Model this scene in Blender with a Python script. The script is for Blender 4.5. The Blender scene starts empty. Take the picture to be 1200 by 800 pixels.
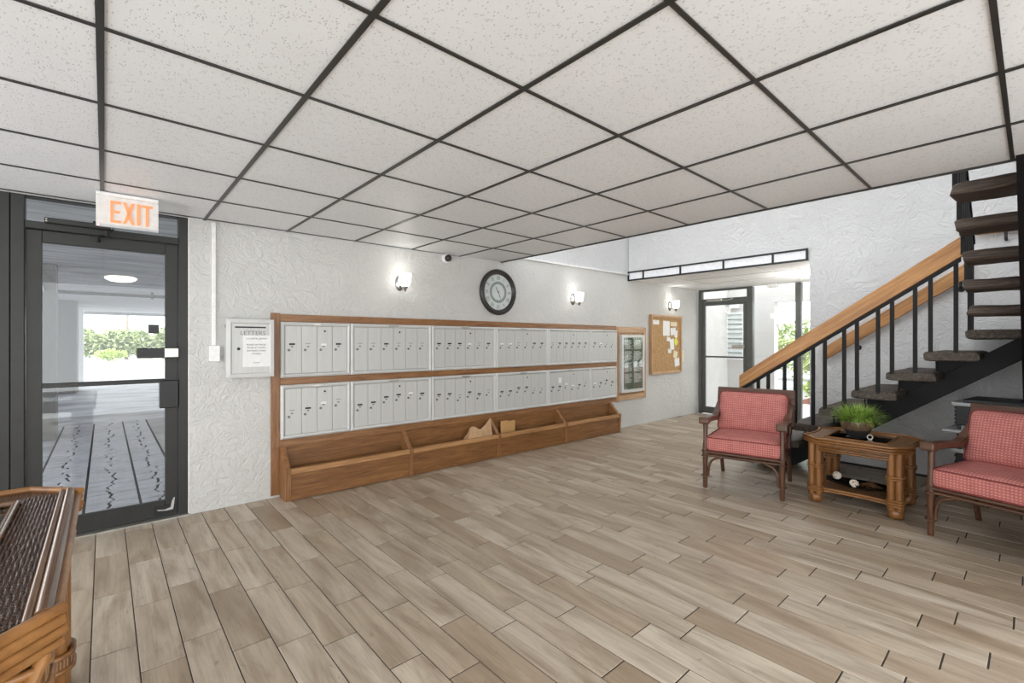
import bpy, bmesh, math, random
from math import sin, cos, pi, radians, atan, atan2, sqrt, floor as fl
from mathutils import Vector, Matrix, noise

sc = bpy.context.scene
COL = sc.collection
random.seed(7)

# ------------------------------------------------------------------ camera
cam_data = bpy.data.cameras.new('camera')
cam_data.sensor_width = 36.0
cam_data.lens = 541.436 / 1200 * 36.0
cam_data.clip_start = 0.02
cam_data.clip_end = 300
cam = bpy.data.objects.new('camera', cam_data)
COL.objects.link(cam)
cam.location = (0, 0, 1.36)
cam.rotation_euler = (radians(90), 0, -0.72306)
sc.camera = cam

# ------------------------------------------------------------------ world, light, exposure
world = bpy.data.worlds.new('world')
sc.world = world
world.use_nodes = True
wn = world.node_tree.nodes
wl = world.node_tree.links
wn.clear()
w_out = wn.new('ShaderNodeOutputWorld')
w_bg = wn.new('ShaderNodeBackground')
w_bg.inputs['Color'].default_value = (0.97, 0.985, 1.0, 1)
w_bg.inputs['Strength'].default_value = 3.0
wl.new(w_bg.outputs[0], w_out.inputs[0])

sc.view_settings.view_transform = 'Standard'
sc.view_settings.look = 'None'
sc.view_settings.gamma = 1.0
sc.view_settings.use_curve_mapping = False
sc.view_settings.exposure = 0.54
sc.cycles.use_denoising = True
sc.cycles.max_bounces = 10
sc.cycles.diffuse_bounces = 6
sc.cycles.transparent_max_bounces = 16
sc.cycles.caustics_reflective = False
sc.cycles.caustics_refractive = False
SCONCE_STRENGTH = 4.2

# ------------------------------------------------------------------ materials
def lin(c):
    c = c / 255.0
    return c / 12.92 if c <= 0.04045 else ((c + 0.055) / 1.055) ** 2.4
def rgb(r, g, b): return (lin(r), lin(g), lin(b), 1)

class NT:
    """small helper round a material's node tree"""
    def __init__(self, name, rough=0.5, metal=0.0, spec=0.5):
        self.m = bpy.data.materials.new(name)
        self.m.use_nodes = True
        self.t = self.m.node_tree
        self.n = self.t.nodes
        self.b = self.n['Principled BSDF']
        self.b.inputs['Roughness'].default_value = rough
        self.b.inputs['Metallic'].default_value = metal
        self.b.inputs['Specular IOR Level'].default_value = spec
    def new(self, typ, **kw):
        nd = self.n.new(typ)
        for k, v in kw.items():
            if k in nd.inputs: nd.inputs[k].default_value = v
            else: setattr(nd, k, v)
        return nd
    def link(self, a, b): self.t.links.new(a, b)
    def coord(self, scale=(1, 1, 1), out='Object', rot=(0, 0, 0), offset=None):
        tc = self.new('ShaderNodeTexCoord')
        mp = self.new('ShaderNodeMapping')
        mp.inputs['Scale'].default_value = scale
        mp.inputs['Rotation'].default_value = rot
        src = tc.outputs[out]
        if offset is not None:
            ad = self.new('ShaderNodeVectorMath', operation='ADD')
            self.link(src, ad.inputs[0]); self.link(offset, ad.inputs[1])
            src = ad.outputs[0]
        self.link(src, mp.inputs['Vector'])
        return mp.outputs[0]
    def noise(self, vec, scale=5, detail=4, rough=0.5, dist=0.0):
        nd = self.new('ShaderNodeTexNoise')
        nd.inputs['Scale'].default_value = scale
        nd.inputs['Detail'].default_value = detail
        nd.inputs['Roughness'].default_value = rough
        nd.inputs['Distortion'].default_value = dist
        self.link(vec, nd.inputs['Vector'])
        return nd.outputs['Fac']
    def ramp(self, fac, stops):
        r = self.new('ShaderNodeValToRGB')
        e = r.color_ramp.elements
        while len(e) < len(stops): e.new(0.5)
        for i, (p, c) in enumerate(stops):
            e[i].position = p
            e[i].color = c if len(c) == 4 else (c[0], c[1], c[2], 1)
        self.link(fac, r.inputs[0])
        return r.outputs['Color']
    def mix(self, fac, a, b, mode='MIX'):
        m = self.new('ShaderNodeMix', data_type='RGBA', blend_type=mode)
        for sock, v in ((m.inputs[0], fac), (m.inputs[6], a), (m.inputs[7], b)):
            if hasattr(v, 'is_output'): self.link(v, sock)
            else: sock.default_value = v
        return m.outputs[2]
    def math(self, op, a, b=0.0):
        m = self.new('ShaderNodeMath', operation=op)
        for i, v in enumerate((a, b)):
            if hasattr(v, 'is_output'): self.link(v, m.inputs[i])
            else: m.inputs[i].default_value = v
        return m.outputs[0]
    def color(self, c):
        if hasattr(c, 'is_output'): self.link(c, self.b.inputs['Base Color'])
        else: self.b.inputs['Base Color'].default_value = c
    def bump(self, h, strength=0.3, dist=0.01):
        bp = self.new('ShaderNodeBump')
        bp.inputs['Strength'].default_value = strength
        bp.inputs['Distance'].default_value = dist
        self.link(h, bp.inputs['Height'])
        self.link(bp.outputs[0], self.b.inputs['Normal'])

def plain(name, c, rough=0.5, metal=0.0, spec=0.5, var=0.06, scale=30, bump=0.0):
    k = NT(name, rough, metal, spec)
    v = k.coord()
    f = k.noise(v, scale, 3)
    lo = tuple(x * (1 - var) for x in c[:3]) + (1,)
    hi = tuple(min(1, x * (1 + var)) for x in c[:3]) + (1,)
    k.color(k.ramp(f, [(0.3, lo), (0.7, hi)]))
    if bump: k.bump(f, bump, 0.004)
    return k.m

def emitter(name, c, strength, base=(0.8, 0.8, 0.8, 1)):
    k = NT(name, 0.3)
    k.color(base)
    k.b.inputs['Emission Color'].default_value = c
    k.b.inputs['Emission Strength'].default_value = strength
    return k.m

def wood(name, dark, mid, light, axis='x', rough=0.4, fine=1.0, tilt=0.0, soft=1.0):
    k = NT(name, rough)
    s = {'x': (1.5, 22, 22), 'y': (22, 1.5, 22), 'z': (22, 22, 1.5)}[axis]
    def co(m):
        if not tilt: return k.coord(tuple(q * m * fine for q in s))
        r0 = k.coord((1, 1, 1), rot=(tilt, 0, 0))
        mp = k.new('ShaderNodeMapping'); mp.inputs['Scale'].default_value = tuple(q * m * fine for q in s)
        k.link(r0, mp.inputs['Vector'])
        return mp.outputs[0]
    a = k.noise(co(1), 1.6, 6, 0.6, 1.2 * soft)
    b = k.noise(co(4), 2.0, 3, 0.6)
    c = k.ramp(a, [(0.28, dark), (0.5, mid), (0.75, light)])
    g = k.ramp(b, [(0.3, (0.78, 0.78, 0.78)), (0.65, (1.05, 1.05, 1.05))])
    k.color(k.mix(1.0, c, g, 'MULTIPLY'))
    k.bump(b, 0.15, 0.002)
    return k.m

def make_stucco(name, c, scale=1.0, strength=0.6, c2=None):
    k = NT(name, 0.75, 0, 0.25)
    v = k.coord((scale, scale, scale))
    w = k.new('ShaderNodeTexNoise', noise_dimensions='3D')
    w.inputs['Scale'].default_value = 3.0; w.inputs['Detail'].default_value = 3
    k.link(v, w.inputs['Vector'])
    vm = k.new('ShaderNodeVectorMath', operation='SCALE'); vm.inputs['Scale'].default_value = 0.55
    k.link(w.outputs['Color'], vm.inputs[0])
    va = k.new('ShaderNodeVectorMath', operation='ADD')
    k.link(v, va.inputs[0]); k.link(vm.outputs[0], va.inputs[1])
    n1 = k.noise(va.outputs[0], 7.0, 3, 0.55, 1.6)
    ridge = k.math('ABSOLUTE', k.math('SUBTRACT', n1, 0.5))
    ridge = k.ramp(ridge, [(0.0, (1, 1, 1)), (0.06, (0.25, 0.25, 0.25)), (0.16, (0, 0, 0))])
    n2 = k.noise(va.outputs[0], 3.2, 4, 0.5, 2.4)
    plate = k.ramp(n2, [(0.42, (0, 0, 0)), (0.47, (0.8, 0.8, 0.8)), (0.60, (1, 1, 1))])
    n3 = k.noise(v, 60, 2, 0.5)
    h = k.math('ADD', k.math('MULTIPLY', ridge, 0.8), k.math('MULTIPLY', plate, 0.9))
    h = k.math('ADD', h, k.math('MULTIPLY', n3, 0.25))
    k.bump(h, strength, 0.012)
    d = c2 or tuple(x * 0.93 for x in c[:3]) + (1,)
    k.color(k.ramp(k.noise(v, 1.3, 4), [(0.3, d), (0.7, c)]))
    return k.m

def make_plank():
    k = NT('wood_look_tile', 0.42, 0, 0.45)
    oi = k.new('ShaderNodeObjectInfo')
    geo = k.new('ShaderNodeNewGeometry')
    rnd = k.math('FRACT', k.math('ADD', k.math('MULTIPLY', oi.outputs['Random'], 7.31), k.math('MULTIPLY', geo.outputs['Random Per Island'], 3.77)))
    comb = k.new('ShaderNodeCombineXYZ')
    for i, f in enumerate((37.0, 91.0, 53.0)):
        k.link(k.math('MULTIPLY', rnd, f), comb.inputs[i])
    big = k.noise(k.coord((7, 1.1, 1), offset=comb.outputs[0]), 1.0, 5, 0.55, 1.3)
    streak = k.noise(k.coord((70, 3.0, 1), offset=comb.outputs[0]), 1.2, 6, 0.7, 0.8)
    knot = k.noise(k.coord((16, 5, 1), offset=comb.outputs[0]), 1.0, 3, 0.5, 3.5)
    tone = k.ramp(rnd, [(0.0, rgb(162, 144, 122)), (0.2, rgb(188, 175, 156)), (0.4, rgb(204, 193, 177)), (0.6, rgb(174, 157, 136)),
                        (0.8, rgb(194, 183, 167)), (1.0, rgb(156, 137, 115))])
    c = k.mix(k.ramp(big, [(0.28, (0, 0, 0)), (0.64, (1, 1, 1))]), rgb(140, 122, 102), tone)
    sm = k.ramp(streak, [(0.32, (0.66, 0.64, 0.61)), (0.52, (1, 1, 1)), (0.75, (1.12, 1.11, 1.08))])
    c = k.mix(0.62, c, sm, 'MULTIPLY')
    km = k.ramp(knot, [(0.24, (0.5, 0.46, 0.42)), (0.36, (1, 1, 1))])
    c = k.mix(0.6, c, km, 'MULTIPLY')
    k.color(c)
    k.link(k.math('ADD', k.math('MULTIPLY', streak, 0.22), 0.27), k.b.inputs['Roughness'])
    k.bump(streak, 0.08, 0.002)
    return k.m

def make_ceiling_tile(name, c, spec=0.5, rough=0.45):
    k = NT(name, rough, 0, spec)
    oi = k.new('ShaderNodeObjectInfo')
    comb = k.new('ShaderNodeCombineXYZ')
    k.link(k.math('MULTIPLY', oi.outputs['Random'], 40), comb.inputs[0])
    k.link(k.math('MULTIPLY', oi.outputs['Random'], 23), comb.inputs[1])
    v = k.coord((1, 1, 1), offset=comb.outputs[0])
    vo = k.new('ShaderNodeTexVoronoi', feature='F1')
    vo.inputs['Scale'].default_value = 125; vo.inputs['Randomness'].default_value = 1.0
    wv = k.coord((1, 0.55, 1), offset=comb.outputs[0])
    k.link(wv, vo.inputs['Vector'])
    gate = k.noise(v, 34, 2, 0.5)
    dot = k.ramp(vo.outputs['Distance'], [(0.20, (1, 1, 1)), (0.36, (0, 0, 0))])
    g = k.ramp(gate, [(0.46, (0, 0, 0)), (0.54, (1, 1, 1))])
    pit = k.mix(1.0, dot, g, 'MULTIPLY')
    cc = k.ramp(k.noise(v, 2.5, 4), [(0.3, tuple(x * 0.95 for x in c[:3]) + (1,)), (0.7, c)])
    k.color(k.mix(pit, cc, tuple(x * 0.62 for x in c[:3]) + (1,)))
    fine = k.noise(v, 220, 2, 0.6)
    hh = k.math('SUBTRACT', k.math('MULTIPLY', fine, 0.3), pit)
    k.bump(hh, 0.25, 0.003)
    return k.m

def make_fabric():
    k = NT('dotted_coral_fabric', 0.85, 0, 0.2)
    tc = k.new('ShaderNodeTexCoord')
    sp = k.new('ShaderNodeSeparateXYZ')
    k.link(tc.outputs['UV'], sp.inputs[0])
    def cell(s, step):
        q = k.math('FRACT', k.math('DIVIDE', s, step))
        return k.math('ABSOLUTE', k.math('SUBTRACT', q, 0.5))
    cx, cy = cell(sp.outputs[0], 0.0185), cell(sp.outputs[1], 0.0185)
    d = k.math('MAXIMUM', k.math('MULTIPLY', cx, 0.62), cy)
    dot = k.ramp(d, [(0.10, (1, 1, 1)), (0.17, (0, 0, 0))])
    v = k.coord((1, 1, 1))
    base = k.ramp(k.noise(v, 14, 4, 0.6), [(0.3, rgb(166, 94, 90)), (0.7, rgb(184, 112, 106))])
    k.color(k.mix(dot, base, rgb(214, 168, 158)))
    wv = k.noise(k.coord((400, 400, 400)), 1.0, 2)
    k.bump(wv, 0.2, 0.001)
    return k.m

def make_cork():
    k = NT('cork', 0.85, 0, 0.2)
    v = k.coord()
    a = k.noise(v, 42, 4, 0.7)
    b = k.noise(v, 110, 2, 0.6)
    c = k.ramp(a, [(0.3, rgb(150, 116, 78)), (0.5, rgb(180, 146, 104)), (0.72, rgb(200, 168, 128))])
    k.color(k.mix(k.ramp(b, [(0.34, (1, 1, 1)), (0.42, (0, 0, 0))]), c, rgb(120, 84, 48)))
    k.bump(a, 0.2, 0.002)
    return k.m

def make_weave(name, c1, c2, axis_step=0.012, rough=0.28):
    k = NT(name, rough, 0, 0.6)
    v = k.coord()
    sp = k.new('ShaderNodeSeparateXYZ'); k.link(v, sp.inputs[0])
    sx = k.math('SINE', k.math('MULTIPLY', sp.outputs[0], 2 * pi / 0.020))
    sy = k.math('SINE', k.math('MULTIPLY', sp.outputs[1], 2 * pi / axis_step))
    alt = k.math('MULTIPLY', sx, sy)
    h = k.math('ADD', k.math('MULTIPLY', k.math('ABSOLUTE', sx), 0.7), k.math('MULTIPLY', alt, 0.35))
    k.color(k.mix(k.ramp(h, [(0.2, (0, 0, 0)), (0.8, (1, 1, 1))]), c1, c2))
    k.bump(h, 0.7, 0.004)
    return k.m

def make_glass(name, tint=(0.95, 0.97, 0.97, 1), refl=0.55):
    m = bpy.data.materials.new(name); m.use_nodes = True
    t = m.node_tree; t.nodes.clear()
    o = t.nodes.new('ShaderNodeOutputMaterial')
    tr = t.nodes.new('ShaderNodeBsdfTransparent'); tr.inputs[0].default_value = tint
    gl = t.nodes.new('ShaderNodeBsdfGlossy'); gl.inputs['Roughness'].default_value = 0.02
    lw = t.nodes.new('ShaderNodeLayerWeight'); lw.inputs['Blend'].default_value = 0.5
    pw = t.nodes.new('ShaderNodeMath'); pw.operation = 'POWER'; pw.inputs[1].default_value = 3.0
    ml = t.nodes.new('ShaderNodeMath'); ml.operation = 'MULTIPLY_ADD'; ml.inputs[1].default_value = refl; ml.inputs[2].default_value = 0.04
    mx = t.nodes.new('ShaderNodeMixShader')
    t.links.new(lw.outputs['Facing'], pw.inputs[0]); t.links.new(pw.outputs[0], ml.inputs[0])
    t.links.new(ml.outputs[0], mx.inputs[0]); t.links.new(tr.outputs[0], mx.inputs[1]); t.links.new(gl.outputs[0], mx.inputs[2])
    t.links.new(mx.outputs[0], o.inputs[0])
    return m

def make_concrete(name, c, rough=0.8, stain=0.25, scale=1.0, stretch=(1, 1, 1)):
    k = NT(name, rough, 0, 0.3)
    v = k.coord(tuple(scale * s for s in stretch))
    a = k.noise(v, 1.4, 6, 0.6, 0.6)
    b = k.noise(v, 26, 4, 0.7)
    lo = tuple(x * (1 - stain) for x in c[:3]) + (1,)
    cc = k.ramp(a, [(0.38, lo), (0.6, c)])
    k.color(k.mix(0.5, cc, k.ramp(b, [(0.3, (0.8, 0.8, 0.8)), (0.7, (1.1, 1.1, 1.1))]), 'MULTIPLY'))
    k.bump(b, 0.08, 0.006)
    return k.m

def make_leaf(name, c1, c2, c3):
    k = NT(name, 0.5, 0, 0.4)
    g = k.new('ShaderNodeNewGeometry')
    k.color(k.ramp(g.outputs['Random Per Island'], [(0.0, c1), (0.5, c2), (1.0, c3)]))
    k.b.inputs['Subsurface Weight'].default_value = 0.0
    return k.m

def make_alu():
    k = NT('brushed_aluminium_paint', 0.45, 0.1, 0.4)
    v = k.coord((60, 60, 1.0))
    a = k.noise(v, 1.5, 4, 0.6)
    k.color(k.ramp(a, [(0.3, rgb(186, 187, 184)), (0.7, rgb(199, 200, 197))]))
    k.bump(a, 0.05, 0.001)
    return k.m

M = {}
M['stucco'] = make_stucco('white_trowelled_plaster', (0.60, 0.60, 0.58, 1), 1.0, 0.45)
M['stucco_east'] = make_stucco('white_trowelled_plaster_stairwell', (0.66, 0.665, 0.67, 1), 0.9, 0.5)
M['stucco_out'] = make_stucco('outdoor_plaster', (0.62, 0.595, 0.575, 1), 3.0, 0.35)
M['white'] = plain('white_paint', (0.78, 0.78, 0.77, 1), 0.5)
M['white_panel'] = plain('white_panel', (0.80, 0.81, 0.84, 1), 0.35)
M['plank'] = make_plank()
M['grout'] = plain('dark_grout', rgb(70, 66, 61), 0.9, 0, 0.2, 0.15, 60)
M['tile'] = make_ceiling_tile('fissured_ceiling_tile', (0.77, 0.785, 0.80, 1))
M['tile_white'] = make_ceiling_tile('white_ceiling_tile', (0.88, 0.88, 0.88, 1), 0.3, 0.6)
M['tee'] = plain('bronze_ceiling_grid', rgb(50, 49, 46), 0.38, 0.2, 0.5, 0.1, 8)
M['tee_white'] = plain('white_ceiling_grid', (0.6, 0.6, 0.6, 1), 0.4)
M['bronze'] = plain('dark_bronze_aluminium', rgb(36, 36, 34), 0.5, 0.1, 0.5, 0.14, 9)
M['grey_alu'] = plain('grey_aluminium', rgb(88, 90, 88), 0.4, 0.3, 0.5, 0.1, 9)
M['black'] = plain('black_metal', rgb(28, 28, 28), 0.45, 0.2, 0.5, 0.1, 12)
M['stair_black'] = plain('black_painted_steel', rgb(13, 13, 14), 0.6, 0.0, 0.3, 0.1, 12)
M['black_plastic'] = plain('black_plastic', rgb(36, 37, 40), 0.5, 0, 0.5, 0.1, 12)
M['grey_plastic'] = plain('light_grey_plastic', rgb(186, 188, 190), 0.45)
M['chrome'] = plain('brushed_nickel', rgb(170, 170, 168), 0.25, 1.0, 0.5, 0.08)
M['steel'] = plain('satin_steel', rgb(180, 178, 170), 0.35, 0.8)
M['alu'] = make_alu()
M['lock'] = plain('dull_lock_metal', rgb(112, 110, 104), 0.4, 0.6)
M['alu_frame'] = plain('aluminium_frame', rgb(200, 201, 199), 0.45, 0.1, 0.4, 0.03, 10)
M['oak_x'] = wood('oak_along_x', rgb(108, 70, 38), rgb(140, 98, 60), rgb(164, 120, 80), 'x', 0.42)
M['oak_z'] = wood('oak_upright', rgb(106, 68, 36), rgb(136, 94, 56), rgb(160, 116, 76), 'z', 0.42)
M['oak_lip'] = wood('light_oak_edge', rgb(140, 98, 58), rgb(170, 126, 82), rgb(190, 148, 104), 'x', 0.4, 0.8)
M['oak_pale'] = wood('pale_oak', rgb(160, 120, 84), rgb(190, 152, 114), rgb(206, 172, 134), 'x', 0.45)
M['oak_pale_z'] = wood('pale_oak_upright', rgb(150, 110, 72), rgb(180, 140, 100), rgb(198, 160, 120), 'z', 0.45)
M['ply'] = wood('oak_plywood', rgb(96, 62, 28), rgb(126, 84, 44), rgb(148, 104, 58), 'x', 0.5, 0.8)
M['handrail'] = wood('honey_oak_rail', rgb(136, 90, 44), rgb(174, 122, 66), rgb(194, 144, 86), 'y', 0.35, 0.7, radians(34.8), 0.6)
M['handrail_level'] = wood('honey_oak_level_rail', rgb(136, 90, 44), rgb(174, 122, 66), rgb(194, 144, 86), 'y', 0.35, 0.7)
M['tread'] = wood('weathered_dark_timber', rgb(40, 34, 29), rgb(78, 69, 61), rgb(112, 102, 92), 'x', 0.75, 1.3)
M['tread_y'] = wood('weathered_dark_timber_crosswise', rgb(42, 33, 28), rgb(80, 68, 60), rgb(112, 99, 88), 'y', 0.75, 1.3)
M['walnut'] = wood('brown_stained_chair_wood', rgb(56, 36, 24), rgb(84, 55, 38), rgb(108, 74, 52), 'x', 0.32)
M['walnut_z'] = wood('brown_stained_chair_wood_upright', rgb(56, 36, 24), rgb(84, 55, 38), rgb(108, 74, 52), 'z', 0.32)
M['rattan'] = wood('honey_rattan', rgb(84, 50, 22), rgb(126, 82, 42), rgb(152, 106, 60), 'z', 0.3, 0.7, 0, 0.4)
M['rattan_x'] = wood('honey_rattan_along_x', rgb(104, 66, 32), rgb(140, 96, 52), rgb(164, 118, 68), 'x', 0.28, 0.25, 0, 0.3)
M['rattan_dark'] = wood('dark_rattan', rgb(70, 48, 32), rgb(100, 72, 50), rgb(130, 100, 74), 'y', 0.2, 0.4, 0, 0.3)
M['weave'] = make_weave('woven_brown_rush', rgb(46, 30, 20), rgb(92, 62, 44), 0.008, 0.2)
M['weave_tan'] = make_weave('woven_tan_rush', rgb(96, 66, 42), rgb(160, 120, 82), 0.012, 0.4)
M['fabric'] = make_fabric()
M['piping'] = plain('dark_red_piping', rgb(120, 52, 50), 0.8)
M['cork'] = make_cork()
M['paper'] = plain('white_paper', (0.80, 0.80, 0.79, 1), 0.7, 0, 0.2, 0.03)
M['cream'] = plain('cream_paper', rgb(224, 212, 186), 0.7, 0, 0.2, 0.03)
M['yellow'] = plain('yellow_paper', rgb(226, 220, 92), 0.7, 0, 0.2, 0.03)
M['ink'] = plain('black_ink', rgb(56, 56, 58), 0.7, 0, 0.2)
M['ink_grey'] = plain('grey_ink', rgb(120, 120, 122), 0.7, 0, 0.2)
M['clock_face'] = plain('pale_clock_dial', rgb(206, 211, 210), 0.5, 0, 0.3, 0.05, 6)
M['clock_ring'] = plain('sage_clock_ring', rgb(140, 150, 144), 0.5, 0, 0.3)
M['clock_rim'] = plain('dark_bronze_clock_rim', rgb(52, 49, 46), 0.32, 0.2, 0.5, 0.1, 8)
M['felt'] = plain('dark_green_letter_board', rgb(112, 118, 104), 0.85, 0, 0.2)
M['kraft'] = plain('kraft_paper', rgb(178, 146, 112), 0.75, 0, 0.2, 0.12, 18, 0.3)
M['card'] = plain('cardboard', rgb(188, 148, 98), 0.8, 0, 0.2, 0.08, 18)
M['glass'] = make_glass('clear_glass')
M['case_glass'] = make_glass('display_glass', (0.93, 0.95, 0.94, 1), 0.5)
M['dark_glass'] = make_glass('smoked_glass', (0.42, 0.42, 0.40, 1), 0.7)
M['shade'] = emitter('lit_frosted_glass', (1, 0.97, 0.90, 1), SCONCE_STRENGTH)
M['exit_panel'] = plain('clear_edge_lit_acrylic', rgb(218, 216, 212), 0.2)
M['exit_letters'] = emitter('lit_orange_letters', (1.0, 0.26, 0.06, 1), 0.30, (0.78, 0.28, 0.13, 1))
M['dome_lamp'] = emitter('lit_dome', (1.0, 0.93, 0.78, 1), 0.9)
M['red_led'] = emitter('red_indicator', (1, 0.1, 0.08, 1), 4.0)
M['concrete'] = make_concrete('grey_concrete', rgb(180, 180, 180), 0.85, 0.2)
M['concrete_dark'] = make_concrete('shuttered_concrete_soffit', rgb(176, 176, 179), 0.85, 0.32, 2.0, (0.35, 3.0, 1))
M['column'] = make_concrete('rendered_column', rgb(120, 120, 118), 0.85, 0.15, 1.0, (1, 1, .25))
M['asphalt'] = make_concrete('stained_drive', rgb(200, 202, 208), 0.55, 0.45, 0.55, (1, 2.2, 1))
M['road'] = make_concrete('pale_road', rgb(205, 205, 202), 0.85, 0.06, 0.4)
M['paver'] = make_concrete('stamped_grey_stone', rgb(190, 191, 198), 0.5, 0.18, 3.0)
M['groove'] = plain('dark_joint', rgb(62, 62, 64), 0.9, 0, 0.2)
M['grass_leaf'] = make_leaf('bright_grass_blade', rgb(78, 112, 34), rgb(130, 168, 64), rgb(186, 208, 112))
M['hedge_leaf'] = make_leaf('hedge_leaf', rgb(104, 122, 74), rgb(156, 172, 112), rgb(212, 220, 178))
M['lime_leaf'] = make_leaf('pale_lime_leaf', rgb(140, 164, 76), rgb(176, 196, 104), rgb(206, 216, 140))
M['palm_leaf'] = make_leaf('palm_leaf', rgb(96, 116, 52), rgb(150, 164, 84), rgb(196, 200, 120))
M['bark'] = plain('grey_bark', rgb(150, 140, 128), 0.9, 0, 0.2, 0.2, 20)
M['mulch'] = plain('red_mulch', rgb(150, 104, 92), 0.95, 0, 0.1, 0.25, 25)
M['soil'] = plain('dark_soil', rgb(46, 36, 28), 0.95, 0, 0.1, 0.3, 40)
M['bowl'] = plain('glazed_brown_bowl', rgb(96, 78, 60), 0.35, 0, 0.5, 0.35, 22)
M['bowl_base'] = plain('dark_bowl_base', rgb(44, 42, 40), 0.3, 0, 0.5, 0.15, 20)
M['tray'] = plain('black_lacquer', rgb(24, 23, 22), 0.22, 0, 0.6, 0.1)
M['seed'] = plain('brown_seeds', rgb(92, 66, 44), 0.8, 0, 0.2, 0.4, 60)
M['ivory'] = plain('ivory_cane', rgb(226, 220, 206), 0.5)
M['tape'] = plain('clear_tape', rgb(214, 204, 188), 0.3)
M['box_metal'] = plain('tan_painted_metal', rgb(176, 160, 142), 0.45, 0.1)

# ------------------------------------------------------------------ mesh builder
class MB:
    def __init__(self):
        self.v = []; self.f = []; self.mi = []; self.cur = 0
    def add(self, vs, fs):
        o = len(self.v)
        self.v += [tuple(p) for p in vs]
        for q in fs:
            self.f.append(tuple(i + o for i in q)); self.mi.append(self.cur)
        return self
    def mat(self, i): self.cur = i; return self
    def box(self, x0, y0, z0, x1, y1, z1):
        return self.add([(x0, y0, z0), (x1, y0, z0), (x1, y1, z0), (x0, y1, z0), (x0, y0, z1), (x1, y0, z1), (x1, y1, z1), (x0, y1, z1)],
                        [(0, 3, 2, 1), (4, 5, 6, 7), (0, 1, 5, 4), (1, 2, 6, 5), (2, 3, 7, 6), (3, 0, 4, 7)])
    def obox(self, c, size, rot=None):
        sx, sy, sz = (s / 2 for s in size)
        R = rot or Matrix.Identity(3)
        c = Vector(c)
        vs = [c + R @ Vector(p) for p in ((-sx, -sy, -sz), (sx, -sy, -sz), (sx, sy, -sz), (-sx, sy, -sz), (-sx, -sy, sz), (sx, -sy, sz), (sx, sy, sz), (-sx, sy, sz))]
        return self.add(vs, [(0, 3, 2, 1), (4, 5, 6, 7), (0, 1, 5, 4), (1, 2, 6, 5), (2, 3, 7, 6), (3, 0, 4, 7)])
    def prism(self, poly, axis, a, b):
        """poly: 2-D outline in the plane across axis ('x': (y,z), 'y': (x,z), 'z': (x,y))"""
        def P(p, t):
            return {'x': (t, p[0], p[1]), 'y': (p[0], t, p[1]), 'z': (p[0], p[1], t)}[axis]
        n = len(poly)
        ar = sum(poly[i][0] * poly[(i + 1) % n][1] - poly[(i + 1) % n][0] * poly[i][1] for i in range(n))
        flip = (ar < 0) != (axis == 'y')
        if a > b: a, b = b, a
        vs = [P(p, a) for p in poly] + [P(p, b) for p in poly]
        bot = tuple(range(n)); top = tuple(range(n, 2 * n))
        fs = [bot[::-1], top] + [(i, (i + 1) % n, n + (i + 1) % n, n + i) for i in range(n)]
        if flip: fs = [q[::-1] for q in fs]
        return self.add(vs, fs)
    def tube(self, pts, r, n=10, closed=False, flat=None):
        """round bar along pts; r a number or one per point"""
        pts = [Vector(p) for p in pts]
        m = len(pts)
        rs = r if isinstance(r, (list, tuple)) else [r] * m
        rings = []
        up = None
        for i, p in enumerate(pts):
            if closed: d = pts[(i + 1) % m] - pts[i - 1]
            else: d = pts[min(i + 1, m - 1)] - pts[max(i - 1, 0)]
            d.normalize()
            if up is None:
                up = Vector((0, 0, 1)) if abs(d.z) < 0.9 else Vector((1, 0, 0))
            s = d.cross(up).normalized()
            u = s.cross(d).normalized()
            up = u
            fy = flat if flat else 1.0
            rings.append([p + (s * cos(2 * pi * (j + .5) / n) + u * sin(2 * pi * (j + .5) / n) * fy) * rs[i] for j in range(n)])
        vs = [q for ring in rings for q in ring]
        fs = []
        mm = m if closed else m - 1
        for i in range(mm):
            a = i * n; b = ((i + 1) % m) * n
            for j in range(n):
                k = (j + 1) % n
                fs.append((a + j, a + k, b + k, b + j))
        if not closed:
            fs.append(tuple(range(n))[::-1]); fs.append(tuple(range((m - 1) * n, m * n)))
        fs = [q[::-1] for q in fs]
        return self.add(vs, fs)
    def lathe(self, prof, n=24, c=(0, 0, 0), axis='z', cap=True):
        """prof: (radius, height) pairs"""
        vs = []; fs = []
        for (r, h) in prof:
            for j in range(n):
                a = 2 * pi * j / n
                x, y = r * cos(a), r * sin(a)
                p = {'z': (x, y, h), 'y': (x, h, y), 'x': (h, x, y)}[axis]
                vs.append((p[0] + c[0], p[1] + c[1], p[2] + c[2]))
        for i in range(len(prof) - 1):
            for j in range(n):
                k = (j + 1) % n
                q = (i * n + j, i * n + k, (i + 1) * n + k, (i + 1) * n + j)
                fs.append(q[::-1] if axis == 'y' else q)
        e0 = tuple(range(n)); e1 = tuple(range((len(prof) - 1) * n, len(prof) * n))
        if cap: fs.append(e0 if axis == 'y' else e0[::-1]); fs.append(e1[::-1] if axis == 'y' else e1)
        return self.add(vs, fs)
    def mitre(self, x0, z0, x1, z1, prof):
        """frame in the x-z plane; prof: (inset, y) pairs from the outside in"""
        vs = []; fs = []
        for d, y in prof:
            vs += [(x0 + d, y, z0 + d), (x1 - d, y, z0 + d), (x1 - d, y, z1 - d), (x0 + d, y, z1 - d)]
        for i in range(len(prof) - 1):
            for j in range(4):
                k = (j + 1) % 4
                fs.append((i * 4 + j, i * 4 + k, i * 4 + 4 + k, i * 4 + 4 + j))
        return self.add(vs, fs)
    def leaf(self, p, d, up, L, w):
        p = Vector(p); d = Vector(d).normalized(); s = d.cross(Vector(up))
        if s.length < 1e-3: s = Vector((1, 0, 0))
        s.normalize()
        return self.add([p, p + d * L * .45 + s * w / 2, p + d * L, p + d * L * .45 - s * w / 2], [(0, 1, 2, 3)])
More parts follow.
